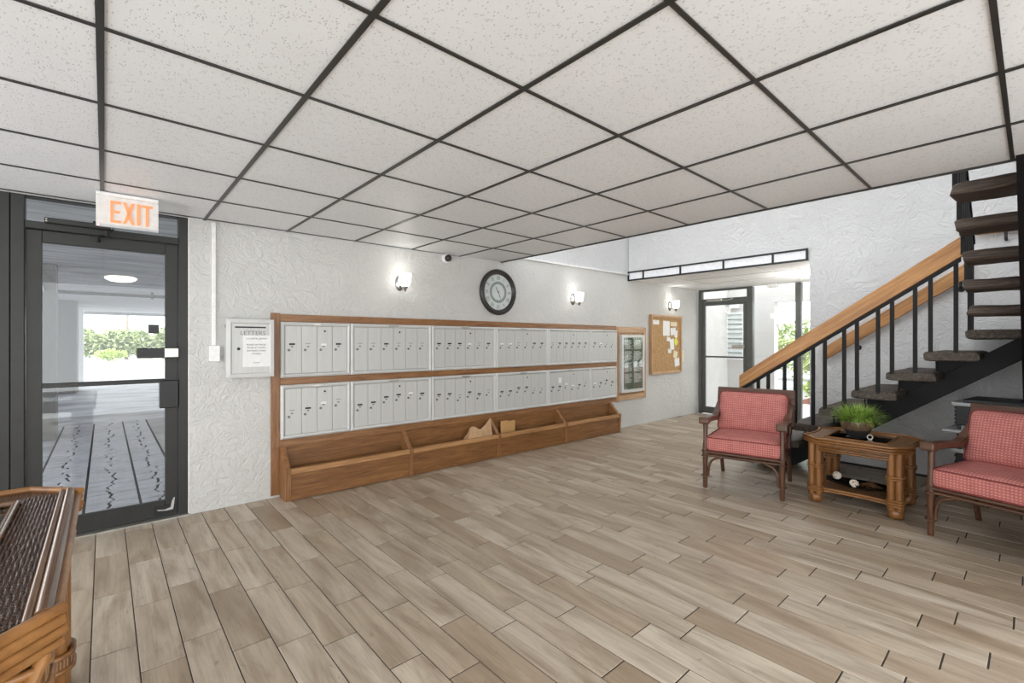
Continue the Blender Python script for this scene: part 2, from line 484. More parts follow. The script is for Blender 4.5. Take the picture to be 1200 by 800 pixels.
    def mesh(self, name, mats, bevel=0, smooth=False, seg=1, angle=40):
        me = bpy.data.meshes.new(name)
        me.from_pydata(self.v, [], self.f)
        if not isinstance(mats, (list, tuple)): mats = [mats]
        for m in mats: me.materials.append(m)
        if len(mats) > 1: me.polygons.foreach_set('material_index', self.mi)
        if bevel:
            bm = bmesh.new(); bm.from_mesh(me)
            es = [e for e in bm.edges if len(e.link_faces) == 2 and e.calc_face_angle(0) > radians(angle)]
            bmesh.ops.bevel(bm, geom=es, offset=bevel, segments=seg, profile=0.5, affect='EDGES', clamp_overlap=True)
            bm.to_mesh(me); bm.free()
        if smooth:
            me.shade_smooth()
            try: me.set_sharp_from_angle(angle=radians(50))
            except Exception: pass
        me.update()
        return me
    def build(self, name, mats, parent=None, loc=(0, 0, 0), rz=0, **kw):
        return link(name, self.mesh(name, mats, **kw), parent, loc, rz)

def link(name, data, parent=None, loc=(0, 0, 0), rz=0):
    o = bpy.data.objects.new(name, data)
    COL.objects.link(o)
    o.location = loc
    o.rotation_euler = (0, 0, rz)
    if parent: o.parent = parent
    return o
def tag(o, label=None, cat=None, group=None, kind=None):
    if label: o['label'] = label
    if cat: o['category'] = cat
    if group: o['group'] = group
    if kind: o['kind'] = kind
    return o
def thing(name, label, cat, loc=(0, 0, 0), rz=0, group=None):
    return tag(link(name, None, None, loc, rz), label, cat, group)
def struct(o): o['kind'] = 'structure'; return o
def copy_tree(o, parent=None):
    c = o.copy(); COL.objects.link(c)
    if parent: c.parent = parent
    for ch in list(o.children): copy_tree(ch, c)
    return c
def B(*a): return MB().box(*a)

_font_cache = {}
def text_mesh(s, size, extrude=0.0):
    cu = bpy.data.curves.new('text', 'FONT')
    cu.body = s; cu.size = size; cu.align_x = 'CENTER'; cu.align_y = 'CENTER'; cu.extrude = extrude
    cu.resolution_u = 3
    ob = bpy.data.objects.new('text', cu)
    COL.objects.link(ob)
    dg = bpy.context.evaluated_depsgraph_get()
    me = bpy.data.meshes.new_from_object(ob.evaluated_get(dg))
    bpy.data.objects.remove(ob); bpy.data.curves.remove(cu)
    return me
def text(name, s, size, mat, parent, loc, extrude=0.0005, sx=1.0, rot_y=0.0):
    """lettering that faces local -y"""
    me = text_mesh(s, size, extrude)
    me.materials.clear(); me.materials.append(mat)
    R = Matrix.Rotation(rot_y, 4, 'Y') @ Matrix.Rotation(pi / 2, 4, 'X') @ Matrix.Diagonal((sx, 1, 1, 1))
    me.transform(R)
    return link(name, me, parent, loc)

# ------------------------------------------------------------------ key dimensions
H = 2.326                      # underside of the ceiling grid
WX, WY, WTH = 0.5, 4.40, -atan(0.0157)      # the mailbox wall: a point on it and its direction
XE = 3.643                     # free edge of the low ceiling
XB = 6.29                      # stair wall
XD = 8.50                      # glazed end wall of the alcove
def wy(X): return WY - 0.0157 * (X - WX)
def onwall(X, z=0.0, off=0.0):
    s = X - WX
    return (WX + s * cos(WTH) + off * sin(WTH), WY + s * sin(WTH) - off * cos(WTH), z)

# ================================================================== FLOOR
fx0, fx1, fy0 = -2.6, XD + .02, -2.6
floor_o = struct(B(fx0, fy0, -0.12, fx1, 4.52, -0.0035).build('floor', M['grout']))
PW, PL, X0 = 0.1555, 0.6135, -0.044
phase = {0: 2.675, 1: 2.434, 2: 2.555, 3: 2.333, 4: 2.239, 5: 2.108, 6: 2.388, 7: 2.178, 8: 1.88, 9: 1.681, 10: 1.776, 11: 1.564, 12: 1.846,
         13: 1.692, 14: 1.141, 15: 1.574, 16: 1.041, 17: 0.878, 18: 0.745, 19: 0.988, 20: 0.872, 21: 0.683, 22: 0.587, 23: 1.004, 24: 0.884, 25: 0.662, 26: 0.566}
def plank_mb(l, w=PW - 0.0048):
    a, b, c = w / 2, l / 2, 0.0016
    vs = [(-a, -b, -.004), (a, -b, -.004), (a, b, -.004), (-a, b, -.004), (-a, -b, -c), (a, -b, -c), (a, b, -c), (-a, b, -c),
          (-a + c, -b + c, 0), (a - c, -b + c, 0), (a - c, b - c, 0), (-a + c, b - c, 0)]
    fs = [(8, 9, 10, 11)]
    for j in range(4):
        k = (j + 1) % 4
        fs += [(j, k, 4 + k, 4 + j), (4 + j, 4 + k, 8 + k, 8 + j)]
    return vs, fs
FWD = Vector((sin(0.72306), cos(0.72306)))
cands = []
kmin, kmax = int((fx0 - X0) / PW) - 1, int((fx1 - X0) / PW) + 1
for k in range(kmin, kmax + 1):
    xc = X0 + (k + .5) * PW
    ph = phase.get(k, random.random() * PL)
    ylim = wy(xc) - 0.001 if xc > 0.5 else 4.505
    ylo = fy0 if xc < XB - .05 else 1.72
    n0 = int((ylo - ph) / PL) - 1
    for j in range(n0, n0 + 14):
        a, b = ph + j * PL + .0034, ph + (j + 1) * PL - .0034
        a, b = max(a, ylo), min(b, ylim)
        if b - a < 0.03 or xc + PW / 2 > fx1: continue
        yc = (a + b) / 2
        d = xc * FWD.x + yc * FWD.y
        r = xc * FWD.y - yc * FWD.x
        seen = d > 0.9 and abs(r / d) < 1.2 and 1.36 / d < 0.83
        hidden = xc < 0.05 and 1.2 < yc < 2.6 and xc < -0.1
        area = (b - a) * PW * 1.36 / d ** 3 if seen and not hidden else 0
        cands.append((area, xc, yc, b - a))
cands.sort(key=lambda q: -q[0])
shared = {}
rest = MB()
for i, (area, xc, yc, l) in enumerate(cands):
    dz = random.uniform(-.0004, .0001)
    if i < 300 and area > 0:
        key = round(l, 3)
        if key not in shared:
            shared[key] = MB().add(*plank_mb(l)).mesh('plank', M['plank'])
        link('plank', shared[key], floor_o, (xc, yc, dz))
    else:
        vs, fs = plank_mb(l)
        rest.add([(x + xc, y + yc, z + dz) for x, y, z in vs], fs)
tag(rest.build('far_planks', M['plank'], floor_o), kind='stuff')

# ================================================================== CEILING
ceil = struct(B(-2.45, -1.78, H + .03, XE - .004, 4.52, H + .26).build('ceiling', M['white']))
GX, GY, GP = -0.010, 1.2999, 0.6096
gx = [GX + k * GP * 0.998 for k in range(-4, 7)]
gy = [GY + m * GP for m in range(-5, 6)]
tile_me = None
def tile_mesh(w, l):
    mb = MB()
    a, b = w / 2, l / 2
    mb.add([(-a, -b, .022), (a, -b, .022), (a, b, .022), (-a, b, .022), (-a, -b, .004), (a, -b, .004), (a, b, .004), (-a, b, .004),
            (-a + .004, -b + .004, 0), (a - .004, -b + .004, 0), (a - .004, b - .004, 0), (-a + .004, b - .004, 0)],
           [(0, 1, 2, 3), (11, 10, 9, 8)] + [q for j in range(4) for q in ((4 + j, 4 + (j + 1) % 4, (j + 1) % 4, j), (8 + j, 8 + (j + 1) % 4, 4 + (j + 1) % 4, 4 + j))])
    return mb.mesh('ceiling_tile', M['tile'])
tms = {}
xs = gx + [XE - .012]
for i in range(len(gx)):
    for j in range(len(gy)):
        x0, x1 = xs[i], (xs[i + 1])
        y0, y1 = gy[j], gy[j + 1] if j + 1 < len(gy) else 4.46
        xc = (x0 + x1) / 2
        lim = wy(xc) + .0 if xc > .45 else 4.45
        y1 = min(y1, lim)
        if y1 - y0 < .05 or x1 - x0 < .05: continue
        key = (round(x1 - x0, 3), round(y1 - y0, 3))
        if key not in tms: tms[key] = tile_mesh(key[0] - .004, key[1] - .004)
        link('ceiling_tile', tms[key], ceil, (xc, (y0 + y1) / 2, H + .006))
# main tees and cross tees
def tee(mb, x0, y0, x1, y1, w):
    if x0 == x1: mb.box(x0 - w / 2, y0, H, x0 + w / 2, y1, H + .004).box(x0 - .002, y0, H + .004, x0 + .002, y1, H + .03)
    else: mb.box(x0, y0 - w / 2, H + .0006, x1, y0 + w / 2, H + .0044).box(x0, y0 - .002, H + .004, x1, y0 + .002, H + .03)
    return mb
for x in gx:
    tee(MB(), x, -1.75, x, (wy(x) if x > .45 else 4.44) - .002, .021).build('ceiling_tee', M['tee'], ceil)
for y in gy:
    tee(MB(), -2.44, y, XE - .01, y, .016).build('cross_tee', M['tee'], ceil)
B(XE - .006, -1.78, H - .004, XE + .008, wy(XE) - .005, H + .26).build('edge_trim', M['tee'], ceil)
B(0.5, -.02, 0, 3.2, 0, .012).build('wall_angle', M['tee_white'], ceil, onwall(WX, H - .004)[:2] + (H - .006,), WTH)

# alcove ceiling
ceil2 = struct(B(XB + .19, 1.80, H + .03, XD + .06, 4.40, H + .10).build('ceiling', M['white']))
ax = [XB + .05 + k * .6096 for k in range(0, 4)]
ay = [1.80 + k * .6096 for k in range(0, 5)]
for i in range(len(ax)):
    for j in range(len(ay)):
        x0, x1 = ax[i], min(ax[i] + .6096, XD + .05)
        y0, y1 = ay[j], min(ay[j] + .6096, wy((x0 + x1) / 2) - .002)
        if x1 - x0 < .05 or y1 - y0 < .05: continue
        mb = MB().box(x0 + .006, y0 + .006, H + .004, x1 - .006, y1 - .006, H + .02)
        mb.build('ceiling_tile', M['tile_white'], ceil2)
for x in ax[1:]:
    B(x - .011, 1.80, H, x + .011, wy(x) - .003, H + .004).build('ceiling_tee', M['tee_white'], ceil2)
for y in ay[1:]:
    B(XB + .03, y - .011, H + .0005, XD + .05, y + .011, H + .0045).build('cross_tee', M['tee_white'], ceil2)

# ================================================================== WALLS
wall_n = struct(MB().box(0, 0, 0, 3.145, .16, H + .03).box(3.145, 0, 0, 5.79, .16, 2.425).box(5.79, 0, 0, 8.02, .16, H + .03)
                .build('wall_north', M['stucco'], None, (WX, WY, 0), WTH))
struct(MB().box(3.145, .03, 2.425, 5.92, .20, 4.9).build('wall_north_upper', M['stucco_east'], None, (WX, WY, 0), WTH))
struct(MB().box(3.15, -.022, 2.413, 5.785, .03, 2.437).build('trim_1', M['white'], None, (WX, WY, 0), WTH, bevel=.004))
# stair wall with the opening to the alcove
wall_e = struct(MB().box(XB, -2.6, 0, XB + .18, 1.776, 4.9).box(XB, 1.776, H + .005, XB + .18, wy(XB) - .003, 4.9).build('wall_east', M['stucco_east']))
struct(MB().box(XE - .3, -2.6, 4.9, XB + .18, 1.6, 5.05).box(XE - .3, 1.6, 4.9, 4.4, 4.6, 5.05).box(5.8, 1.6, 4.9, XB + .18, 4.6, 5.05).box(4.4, 3.7, 4.9, 5.8, 4.6, 5.05).build('stairwell_roof_baffle', M['white']))  # unseen roof, its opening sized to cut the light on the stair walls
struct(MB().box(3.3, -.86, 0, XB, -.70, 4.9).build('wall_south', M['stucco_east']))  # unseen side wall of the stairs, its reach set to darken beneath them
struct(B(XE - .25, .9, 3.3, XE - .05, 4.5, 4.9).build('wall_west_baffle', M['white']))  # unseen wall added to hold back sky light from the west
struct(MB().box(XB + .18, 1.70, 0, XD + .06, 1.79, H + .1).build('wall_alcove', M['stucco_east']))  # hidden side wall, added to stop sky light leaking into the alcove

# black framed header band over the opening
hb = thing('header_panel', 'black framed header band of white panels above the alcove opening', 'panel', (XB, 1.79, 2.322))
hl = wy(XB) - .003 - 1.79
mb = MB().box(-.03, 0, 0, -.002, hl, .022).box(-.03, 0, .125, -.002, hl, .147)
ypos = [0.0, 2.163 - 1.79, 2.778 - 1.79, 3.40 - 1.79, 4.015 - 1.79, hl - .022]
mb.build('frame_rail', M['black'], hb)
for y in ypos: B(-.03, y, .022, -.002, y + .022, .125).build('upright', M['black'], hb)
for a, b in zip(ypos[:-1], ypos[1:]): B(-.016, a + .022, .022, -.002, b, .125).build('panel', M['white_panel'], hb)

# ================================================================== ENTRANCE DOOR (left) and its surround
YD = 4.42
d1 = struct(link('door_1', None, None, (0, YD, 0)))
mb = MB()
mb.box(-.46, 0, 0, -.395, .10, H + .02).box(.435, 0, 0, .495, .10, H + .02)           # jambs
mb.box(-.395, 0, 2.115, .435, .10, 2.165).box(-.395, 0, 2.325, .435, .10, H + .02)
mb.build('frame', M['bronze'], d1, bevel=.004)
B(-.395, .045, 2.165, .435, .051, 2.325).build('transom_pane', M['glass'], d1)
leaf = MB().box(-.39, .02, .012, -.315, .065, 2.11).box(.352, .02, .012, .43, .065, 2.11)
leaf.box(-.315, .02, 2.03, .352, .065, 2.11).box(-.315, .02, .012, .352, .065, .135).box(-.315, .015, 1.043, .352, .065, 1.073)
leaf_o = leaf.build('door_leaf', M['bronze'], d1, bevel=.003)
B(-.315, .038, .135, .352, .044, 1.043).build('lower_pane', M['glass'], d1)
B(-.315, .038, 1.073, .352, .044, 2.03).build('upper_pane', M['glass'], d1)
MB().box(.315, -.012, .85, .432, .02, 1.06).build('lock_case', M['black'], d1, bevel=.004)
MB().box(.18, -.03, 1.235, .345, -.005, 1.31).build('push_plate', M['black'], d1, bevel=.004)
MB().box(.345, -.035, 1.238, .432, .02, 1.31).build('push_bracket', M['steel'], d1, bevel=.004)
B(.25, .030, 1.42, .315, .037, 1.49).build('sticker', M['black_plastic'], d1)
cl = MB().box(-.30, -.055, 2.155, .05, 0, 2.19).box(-.06, -.05, 2.19, -.02, -.01, 2.205).build('door_closer', M['bronze'], d1, bevel=.004)
MB().tube([(.01, -.03, 2.15), (.01, -.03, 2.105), (-.03, -.06, 2.10), (-.03, -.02, 2.07)], .012, 8).build('closer_arm', M['black'], cl)
for z in (2.165, 2.18):
    MB().lathe([(.005, -.058), (.005, -.05)], 8, (-.29, 0, z), 'y').build('screw', M['steel'], cl)
    MB().lathe([(.005, -.058), (.005, -.05)], 8, (.04, 0, z), 'y').build('screw', M['steel'], cl)
MB().box(.28, .012, .03, .425, .02, .10).build('bottom_pivot_plate', M['black'], d1)
k = NT('worn_bare_metal', 0.4, 0.6); k.color(rgb(190, 190, 186))
MB().prism([(.30, .075), (.35, .068), (.385, .078), (.392, .12), (.405, .15), (.412, .15), (.405, .085), (.40, .06), (.36, .058), (.31, .066)], 'y', .0115, .013).build('worn_patch', k.m, d1)
B(-.46, -.04, 0, .50, .10, .011).build('threshold', M['steel'], d1)

# sidelight left of the door
w1 = struct(link('window_1', None, None, (0, YD, 0)))
MB().box(-1.9, 0, 0, -.52, .10, .12).box(-1.9, 0, 2.28, -.52, .10, H + .02).box(-.52, 0, 0, -.462, .10, H + .02).box(-1.95, 0, 0, -1.9, .10, H + .02).build('frame', M['bronze'], w1, bevel=.004)
B(-1.9, .04, .12, -.52, .046, 2.28).build('pane', M['glass'], w1)
# small return of wall beside the frame
struct(B(.495, 4.405, 0, .512, 4.56, H + .02).build('trim_2', M['white']))

# exit sign
ex = thing('exit_sign', 'lit EXIT sign with orange letters hanging above the glass entrance door', 'sign', (-.040, 3.975, 2.10), WTH)
ew, eh = .318, .200
MB().box(0, -.006, 0, ew, .006, eh).build('sign_panel', M['exit_panel'], ex, bevel=.002)
MB().box(0, -.012, 0, ew, .012, .016).build('bottom_rail', M['grey_plastic'], ex, bevel=.002)
MB().box(.0, -.02, eh, ew, .02, eh + .022).build('housing', M['white'], ex, bevel=.003)
MB().tube([(.035, 0, eh + .022), (.035, 0, H - 2.10)], .012, 10).build('stem', M['white'], ex)
def letter(strokes):
    mb = MB()
    for poly in strokes: mb.prism(poly, 'y', -.012, -.006)
    return mb
E_ = [[(0, 0), (.014, 0), (.014, .14), (0, .14)], [(.014, 0), (.052, 0), (.052, .016), (.014, .016)], [(.014, .062), (.046, .062), (.046, .078), (.014, .078)], [(.014, .124), (.052, .124), (.052, .14), (.014, .14)]]
X_ = [[(0, 0), (.017, 0), (.060, .14), (.043, .14)], [(.043, 0), (.060, 0), (.017, .14), (0, .14)]]
I_ = [[(0, 0), (.018, 0), (.018, .14), (0, .14)]]
T_ = [[(.021, 0), (.037, 0), (.037, .124), (.021, .124)], [(0, .124), (.058, .124), (.058, .14), (0, .14)]]
for nm, st, x in (('letter', E_, .070), ('letter', X_, .132), ('letter', I_, .203), ('letter', T_, .228)):
    letter([[(px + x, pz + .033) for px, pz in p] for p in st]).build(nm, M['exit_letters'], ex)
MB().lathe([(.004, -.014), (.004, -.010)], 10, (.012, 0, .009), 'y').build('indicator', M['red_led'], ex)

# ================================================================== MAILBOXES
ms = thing('mailbox_surround', 'oak surround boards framing the two rows of mailboxes on the wall', 'wall panel', onwall(1.081), WTH)
def bb(x0, z0, x1, z1, y=-.030, m='oak_x', name='board', yb=0.0):
    return B(x0 - 1.081, y, z0, x1 - 1.081, yb, z1).build(name, M[m], ms, bevel=.003)
bb(1.081, .435, 1.150, 1.608, m='oak_z', name='stile')
bb(1.150, 1.535, 5.93, 1.600, name='top_rail')
bb(1.150, .980, 5.93, 1.040, name='middle_rail')
bb(1.150, .435, 5.93, .500, name='bottom_rail')
bb(1.150, .500, 5.93, 1.535, y=-.012, name='backing_board', m='ply')
bb(1.081, .02, 1.165, .435, y=-.012, m='oak_z', name='lower_board')
bb(5.93, .435, 5.995, 1.590, m='oak_pale_z', name='stile')
bb(6.665, .435, 6.735, 1.590, m='oak_pale_z', name='stile')
bb(5.995, 1.50, 6.665, 1.590, m='oak_pale', name='top_rail')
bb(5.995, .435, 6.665, .525, m='oak_pale', name='bottom_rail')
bb(5.995, .525, 6.665, 1.50, y=-.008, name='backing_board', m='oak_pale_z')

edges = [1.150, 1.766, 2.653, 3.543, 4.428, 5.302, 5.925]
counts = [4, 6, 6, 6, 6, 4]
rows = [(1.042, 1.533, 'upper'), (.502, .978, 'lower')]
ordw = ['first', 'second', 'third', 'fourth', 'fifth', 'sixth']
lock_me = MB().lathe([(.011, 0), (.011, -.006), (.008, -.008)], 14, (0, 0, 0), 'y').mesh('lock', M['lock'])
key_me = MB().lathe([(.009, 0), (.009, -.003)], 14, (0, 0, 0), 'y').mesh('master_lock', M['black'])
plate_me = B(-.024, -.002, -.008, .024, 0, .008).mesh('name_plate', M['ink'])
plate2_me = MB().box(-.022, -.002, .003, .022, 0, .008).mesh('name_plate', M['ink_grey'])
slot_me = B(-.009, -.0015, -.004, .009, 0, .004).mesh('number_slot', M['ink'])
label_me = B(-.024, -.0014, -.014, .024, 0, .004).mesh('paper_label', M['paper'])
rnd = random.Random(11)
dm = {}
for r, (z0, z1, rn) in enumerate(rows):
    for i, n in enumerate(counts):
        w = edges[i + 1] - edges[i] - .002
        h = z1 - z0
        extra = ' and a white sticker' if (r == 1 and i == 4) else ''
        lab = '%s bank of %d grey metal mailbox doors from the door end, %s row' % (ordw[i], n, rn)
        mbk = thing('mailbox_bank', lab, 'mailbox', onwall(edges[i] + .001, z0, .012), WTH, 'mailbox banks on the wall')
        fr = MB().mitre(0, 0, w, h, [(0, 0), (0, -.030), (.004, -.036), (.016, -.044), (.030, -.038), (.034, -.030), (.034, -.010)])
        fr.box(.03, -.012, .03, w - .03, -.004, h - .03)
        fr.build('frame', M['alu_frame'], mbk)
        dw = (w - .070) / n
        key = round(dw, 3), r
        if key not in dm:
            # door with shallow pressed ribs
            q = MB().box(.0018, -.034, .036, dw - .0018, -.014, h - .036)
            for rx in (.30, .52, .74):
                q.box(dw * rx - .006, -.0352, .045, dw * rx + .006, -.034, h - .045)
            dm[key] = q.mesh('door', M['alu'], bevel=0)
        B(w * .44, -.046, h - .026, w * .56, -.038, h - .008).build('hinge_tab', M['steel'], mbk)
        for j in range(n):
            dd = link('door', dm[key], mbk, (.035 + j * dw, 0, 0))
            zc = h * .60 if r == 0 else h * .58 - (.03 if rnd.random() < .5 else 0) + .012 * j * (i < 2)
            xc = dw * .42
            q = rnd.random()
            if q < .5: link('name_plate', plate_me, dd, (xc, -.0352, zc))
            elif q < .8: link('name_plate', plate2_me, dd, (xc, -.0352, zc))
            else: link('name_plate', label_me, dd, (xc, -.0352, zc))
            link('number_slot', slot_me, dd, (xc, -.0356, zc - .022))
            link('lock', lock_me, dd, (dw * .23, -.034, zc - .052))
            if (n == 4 and j == 2) or (n == 6 and j == 3):
                link('master_lock', key_me, dd, (dw * .5, -.0352, h * .84))
            if r == 1 and i == 4 and j == 1:
                B(xc - .024, -.0375, h * .62, xc + .03, -.0354, h * .77).build('sticker', M['paper'], dd)

# parcel trough below
pt = thing('parcel_trough', 'long oak parcel trough with four open bays under the mailboxes', 'trough', onwall(1.15), WTH)
TL = 4.66; OFF = .20
L = MB()
divs = [0.0, 1.155, 2.295, 3.445, TL - .045]
front_z, lip0, lip1 = .235, .235, .275
prof = [(-.012, 0), (-OFF, 0), (-OFF - .012, lip1 + .006), (-OFF + .022, lip1 + .006), (-.012, .452)]
for x in divs:
    MB().prism([(p[0], p[1]) for p in prof], 'x', x, x + .045).build('divider', M['oak_z'], pt, bevel=.002)
for a, b in zip(divs[:-1], divs[1:]):
    B(a + .045, -OFF + .004, .006, b, -OFF + .022, lip0).build('front_panel', M['ply'], pt)
    B(a + .045, -.024, .02, b, -.012, .436).build('back_panel', M['ply'], pt)
    B(a + .045, -OFF + .022, .02, b, -.024, .034).build('bottom_panel', M['ply'], pt)
    B(a + .045, -OFF - .016, lip0 - .004, b, -OFF + .030, lip1).build('lip', M['oak_lip'], pt, bevel=.003)

# paper bag and cardboard in the trough
def crumple(mb, amp, seed, fr=9):
    out = []
    for p in mb.v:
        q = Vector(p) * fr + Vector((seed, seed * 2, 0))
        out.append(tuple(Vector(p) + noise.noise_vector(q) * amp))
    mb.v = out
    return mb
bag = MB()
nx, nz = 14, 7
gv = []
for s in (0, 1):
    for i in range(nx + 1):
        for j in range(nz + 1):
            u, v = i / nx, j / nz
            thick = .05 * (1 - v * .75)
            top = .12 + .02 * sin(u * 9) + (.075 if u > .8 else 0) * (u - .8) / .2
            gv.append((u * .34 + v * .05 * (1 - u) , (-thick if s == 0 else thick), v * top))
fs = []
W_ = nz + 1
n1 = (nx + 1) * W_
for i in range(nx):
    for j in range(nz):
        a = i * W_ + j
        fs.append((a, a + W_, a + W_ + 1, a + 1))
        fs.append((n1 + a + 1, n1 + a + W_ + 1, n1 + a + W_, n1 + a))
for i in range(nx):
    fs.append((i * W_ + nz, (i + 1) * W_ + nz, n1 + (i + 1) * W_ + nz, n1 + i * W_ + nz))
for j in range(nz):
    fs.append((j, j + 1, n1 + j + 1, n1 + j)); fs.append((nx * W_ + j + 1, nx * W_ + j, n1 + nx * W_ + j, n1 + nx * W_ + j + 1))
bag.add(gv, fs)
crumple(bag, .016, 3.1, 11)
bo = tag(bag.build('paper_bag', M['kraft'], None, onwall(3.05, .252, .125), WTH), 'crumpled brown paper bag lying in the oak trough', 'bag')
cb = MB()
cb.box(0, -.004, 0, .24, .0, .20).box(.236, -.004, 0, .24, .09, .165).box(0, -.0045, .195, .12, .004, .212)
tag(cb.build('cardboard_flap', M['card'], None, onwall(3.57, .19, .10), WTH + radians(3)), 'flat tan cardboard piece standing in the trough beside the paper bag', 'cardboard')

# ================================================================== LETTER DROP BOX
lb = thing('letter_box', 'grey metal letter drop box with posted notice beside the mailboxes', 'letter box', onwall(.735, 1.065), WTH)
lw, lh, ld = .348, .478, .105
MB().box(0, -ld, 0, lw, 0, lh).build('case', M['alu'], lb, bevel=.004)
MB().mitre(0, 0, lw, lh, [(0, -ld), (0, -ld - .006), (.028, -ld - .010), (.036, -ld - .002)]).build('frame', M['alu_frame'], lb)
B(.037, -ld - .004, .037, lw - .037, -ld, lh - .037).build('door', M['alu'], lb)
B(.060, -ld - .0055, lh - .072, lw - .062, -ld - .004, lh - .060).build('mail_slot', M['ink'], lb)
text('lettering', 'LETTERS', .048, M['ink_grey'], lb, (.19, -ld - .0045, lh - .115), sx=1.05)
B(.115, -ld - .0052, .085, .315, -ld - .004, .345).build('notice', M['paper'], lb)
for s, z, sz in (('U.S. POSTAL SERVICE', .318, .0165), ('PLEASE USE PARCEL', .268, .0165), ('BOXES AT SOUTH', .243, .0165), ('ENTRANCE WHEN', .218, .0165), ('POSSIBLE', .193, .0165)):
    text('notice_line', s, sz, M['ink'], lb, (.215, -ld - .0056, z), sx=1.0)
B(.19, -ld - .0056, .117, .24, -ld - .0052, .121).build('notice_line', M['ink_grey'], lb)
MB().lathe([(.012, 0), (.012, -.008)], 14, (.085, -ld - .004, .235), 'y').build('lock', M['black'], lb)
B(-.002, -.075, lh - .07, 0, -.055, lh - .045).build('hinge', M['black'], lb)

# switch box and white raceway
cdt = thing('cable_raceway', 'white surface raceway running down the wall to a small blank box', 'conduit', onwall(.667, 1.20), WTH)
B(-.036, -.035, 0, .036, 0, .128).build('outlet_box', M['white'], cdt, bevel=.003)
B(-.018, -.02, .128, .010, 0, H - 1.20 - .006).build('raceway', M['white'], cdt, bevel=.003)

# ================================================================== CLOCK
ck = thing('wall_clock', 'large round wall clock with wide dark rim and roman numerals', 'clock', onwall(3.60, 1.96), WTH)
R = .278
MB().lathe([(R - .02, 0), (R, -.012), (R, -.030), (R - .012, -.046), (R - .028, -.050), (R - .040, -.042), (R - .048, -.046), (R - .058, -.034), (R - .064, -.018)], 64, (0, 0, 0), 'y', False).build('rim', M['clock_rim'], ck, smooth=True)
MB().lathe([(R - .06, -.010), (R - .06, -.018)], 64, (0, 0, 0), 'y').build('dial', M['clock_face'], ck)
ring = MB()
def annulus(mb, r0, r1, y, n=64):
    vs = []; fs = []
    for j in range(n):
        a = 2 * pi * j / n
        vs += [(r0 * cos(a), y, r0 * sin(a)), (r1 * cos(a), y, r1 * sin(a))]
    for j in range(n):
        k2 = (j + 1) % n
        fs.append((2 * j, 2 * j + 1, 2 * k2 + 1, 2 * k2))
    return mb.add(vs, fs)
annulus(ring, .100, .128, -.0186).build('chapter_ring', M['clock_ring'], ck)
annulus(annulus(MB(), .098, .101, -.0190), .127, .130, -.0190).build('ring_line', M['ink'], ck)
rom = ['XII', 'I', 'II', 'III', 'IIII', 'V', 'VI', 'VII', 'VIII', 'IX', 'X', 'XI']
for i, s in enumerate(rom):
    a = 2 * pi * i / 12
    rr = .172
    me = text_mesh(s, .074, .0004)
    me.materials.clear(); me.materials.append(M['ink_grey'])
    me.transform(Matrix.Rotation(a, 4, 'Y') @ Matrix.Rotation(pi / 2, 4, 'X') @ Matrix.Diagonal((.62, 1, 1, 1)))
    link('numeral', me, ck, (rr * sin(a), -.019, rr * cos(a)))
def hand(ang, ln, w, y):
    mb = MB().prism([(-w, -.02), (w, -.02), (w * 1.3, ln * .7), (0, ln), (-w * 1.3, ln * .7)], 'y', y, y - .002)
    mb.v = [tuple(Matrix.Rotation(ang, 3, 'Y') @ Vector(p)) for p in mb.v]
    return mb
hand(radians(328), .085, .003, -.021).build('hour_hand', M['ink'], ck)
hand(radians(157), .092, .0025, -.024).build('minute_hand', M['ink'], ck)
MB().lathe([(.007, -.018), (.007, -.027)], 12, (0, 0, 0), 'y').build('hub', M['ink'], ck)
annulus(MB(), .001, R - .056, -.036, 48).build('glass', make_glass('clock_glass', (.98, .99, .98, 1), .12), ck)

# ================================================================== SCONCES
def sconce(label):
    s = thing('wall_sconce', label, 'wall lamp', (0, 0, 0), WTH, 'nickel wall sconces above the mailboxes')
    p = MB()
    n = 28
    # oval domed backplate
    prof = [(1.0, 0), (.96, -.012), (.75, -.020), (.4, -.026), (.05, -.028)]
    vs = []; fs = []
    for q, y in prof:
        for j in range(n):
            a = 2 * pi * j / n
            vs.append((.050 * q * cos(a), y, .082 * q * sin(a)))
    for i in range(len(prof) - 1):
        for j in range(n):
            k2 = (j + 1) % n
            fs.append((i * n + j, (i + 1) * n + j, (i + 1) * n + k2, i * n + k2))
    fs.append(tuple(range((len(prof) - 1) * n, len(prof) * n))[::-1])
    p.add(vs, [q[::-1] for q in fs]).build('backplate', M['chrome'], s, smooth=True)
    arm = [(0, -.02 - .055 * (1 - cos(t)) - .02 * t, -.01 - .075 * sin(t)) for t in [i * pi / 2 / 8 for i in range(9)]]
    pts = [(0, -.02, -.01), (0, -.045, -.035), (0, -.07, -.062), (0, -.095, -.076), (0, -.12, -.072)]
    MB().tube(pts, .006, 8).build('arm', M['chrome'], s, smooth=True)
    MB().lathe([(.004, -.098), (.010, -.088), (.012, -.075), (.022, -.062), (.028, -.052), (.028, -.046)], 20, (0, -.125, 0)).build('cup', M['chrome'], s, smooth=True)
    MB().lathe([(.030, -.046), (.046, -.030), (.054, 0), (.058, .05), (.060, .085), (.056, .085), (.050, 0), (.02, -.036)], 24, (0, -.125, 0)).build('glass_shade', M['shade'], s, smooth=True)
    return s
s1 = sconce('lit nickel wall sconce left of the clock, above the mailboxes')
s1.location = onwall(2.30, 1.965)
for x, z, lab in ((4.965, 1.955, 'lit nickel wall sconce right of the clock, above the mailboxes'), (7.51, 1.985, 'lit nickel wall sconce just above the cork board')):
    c = copy_tree(s1); c['label'] = lab; c.location = onwall(x, z)

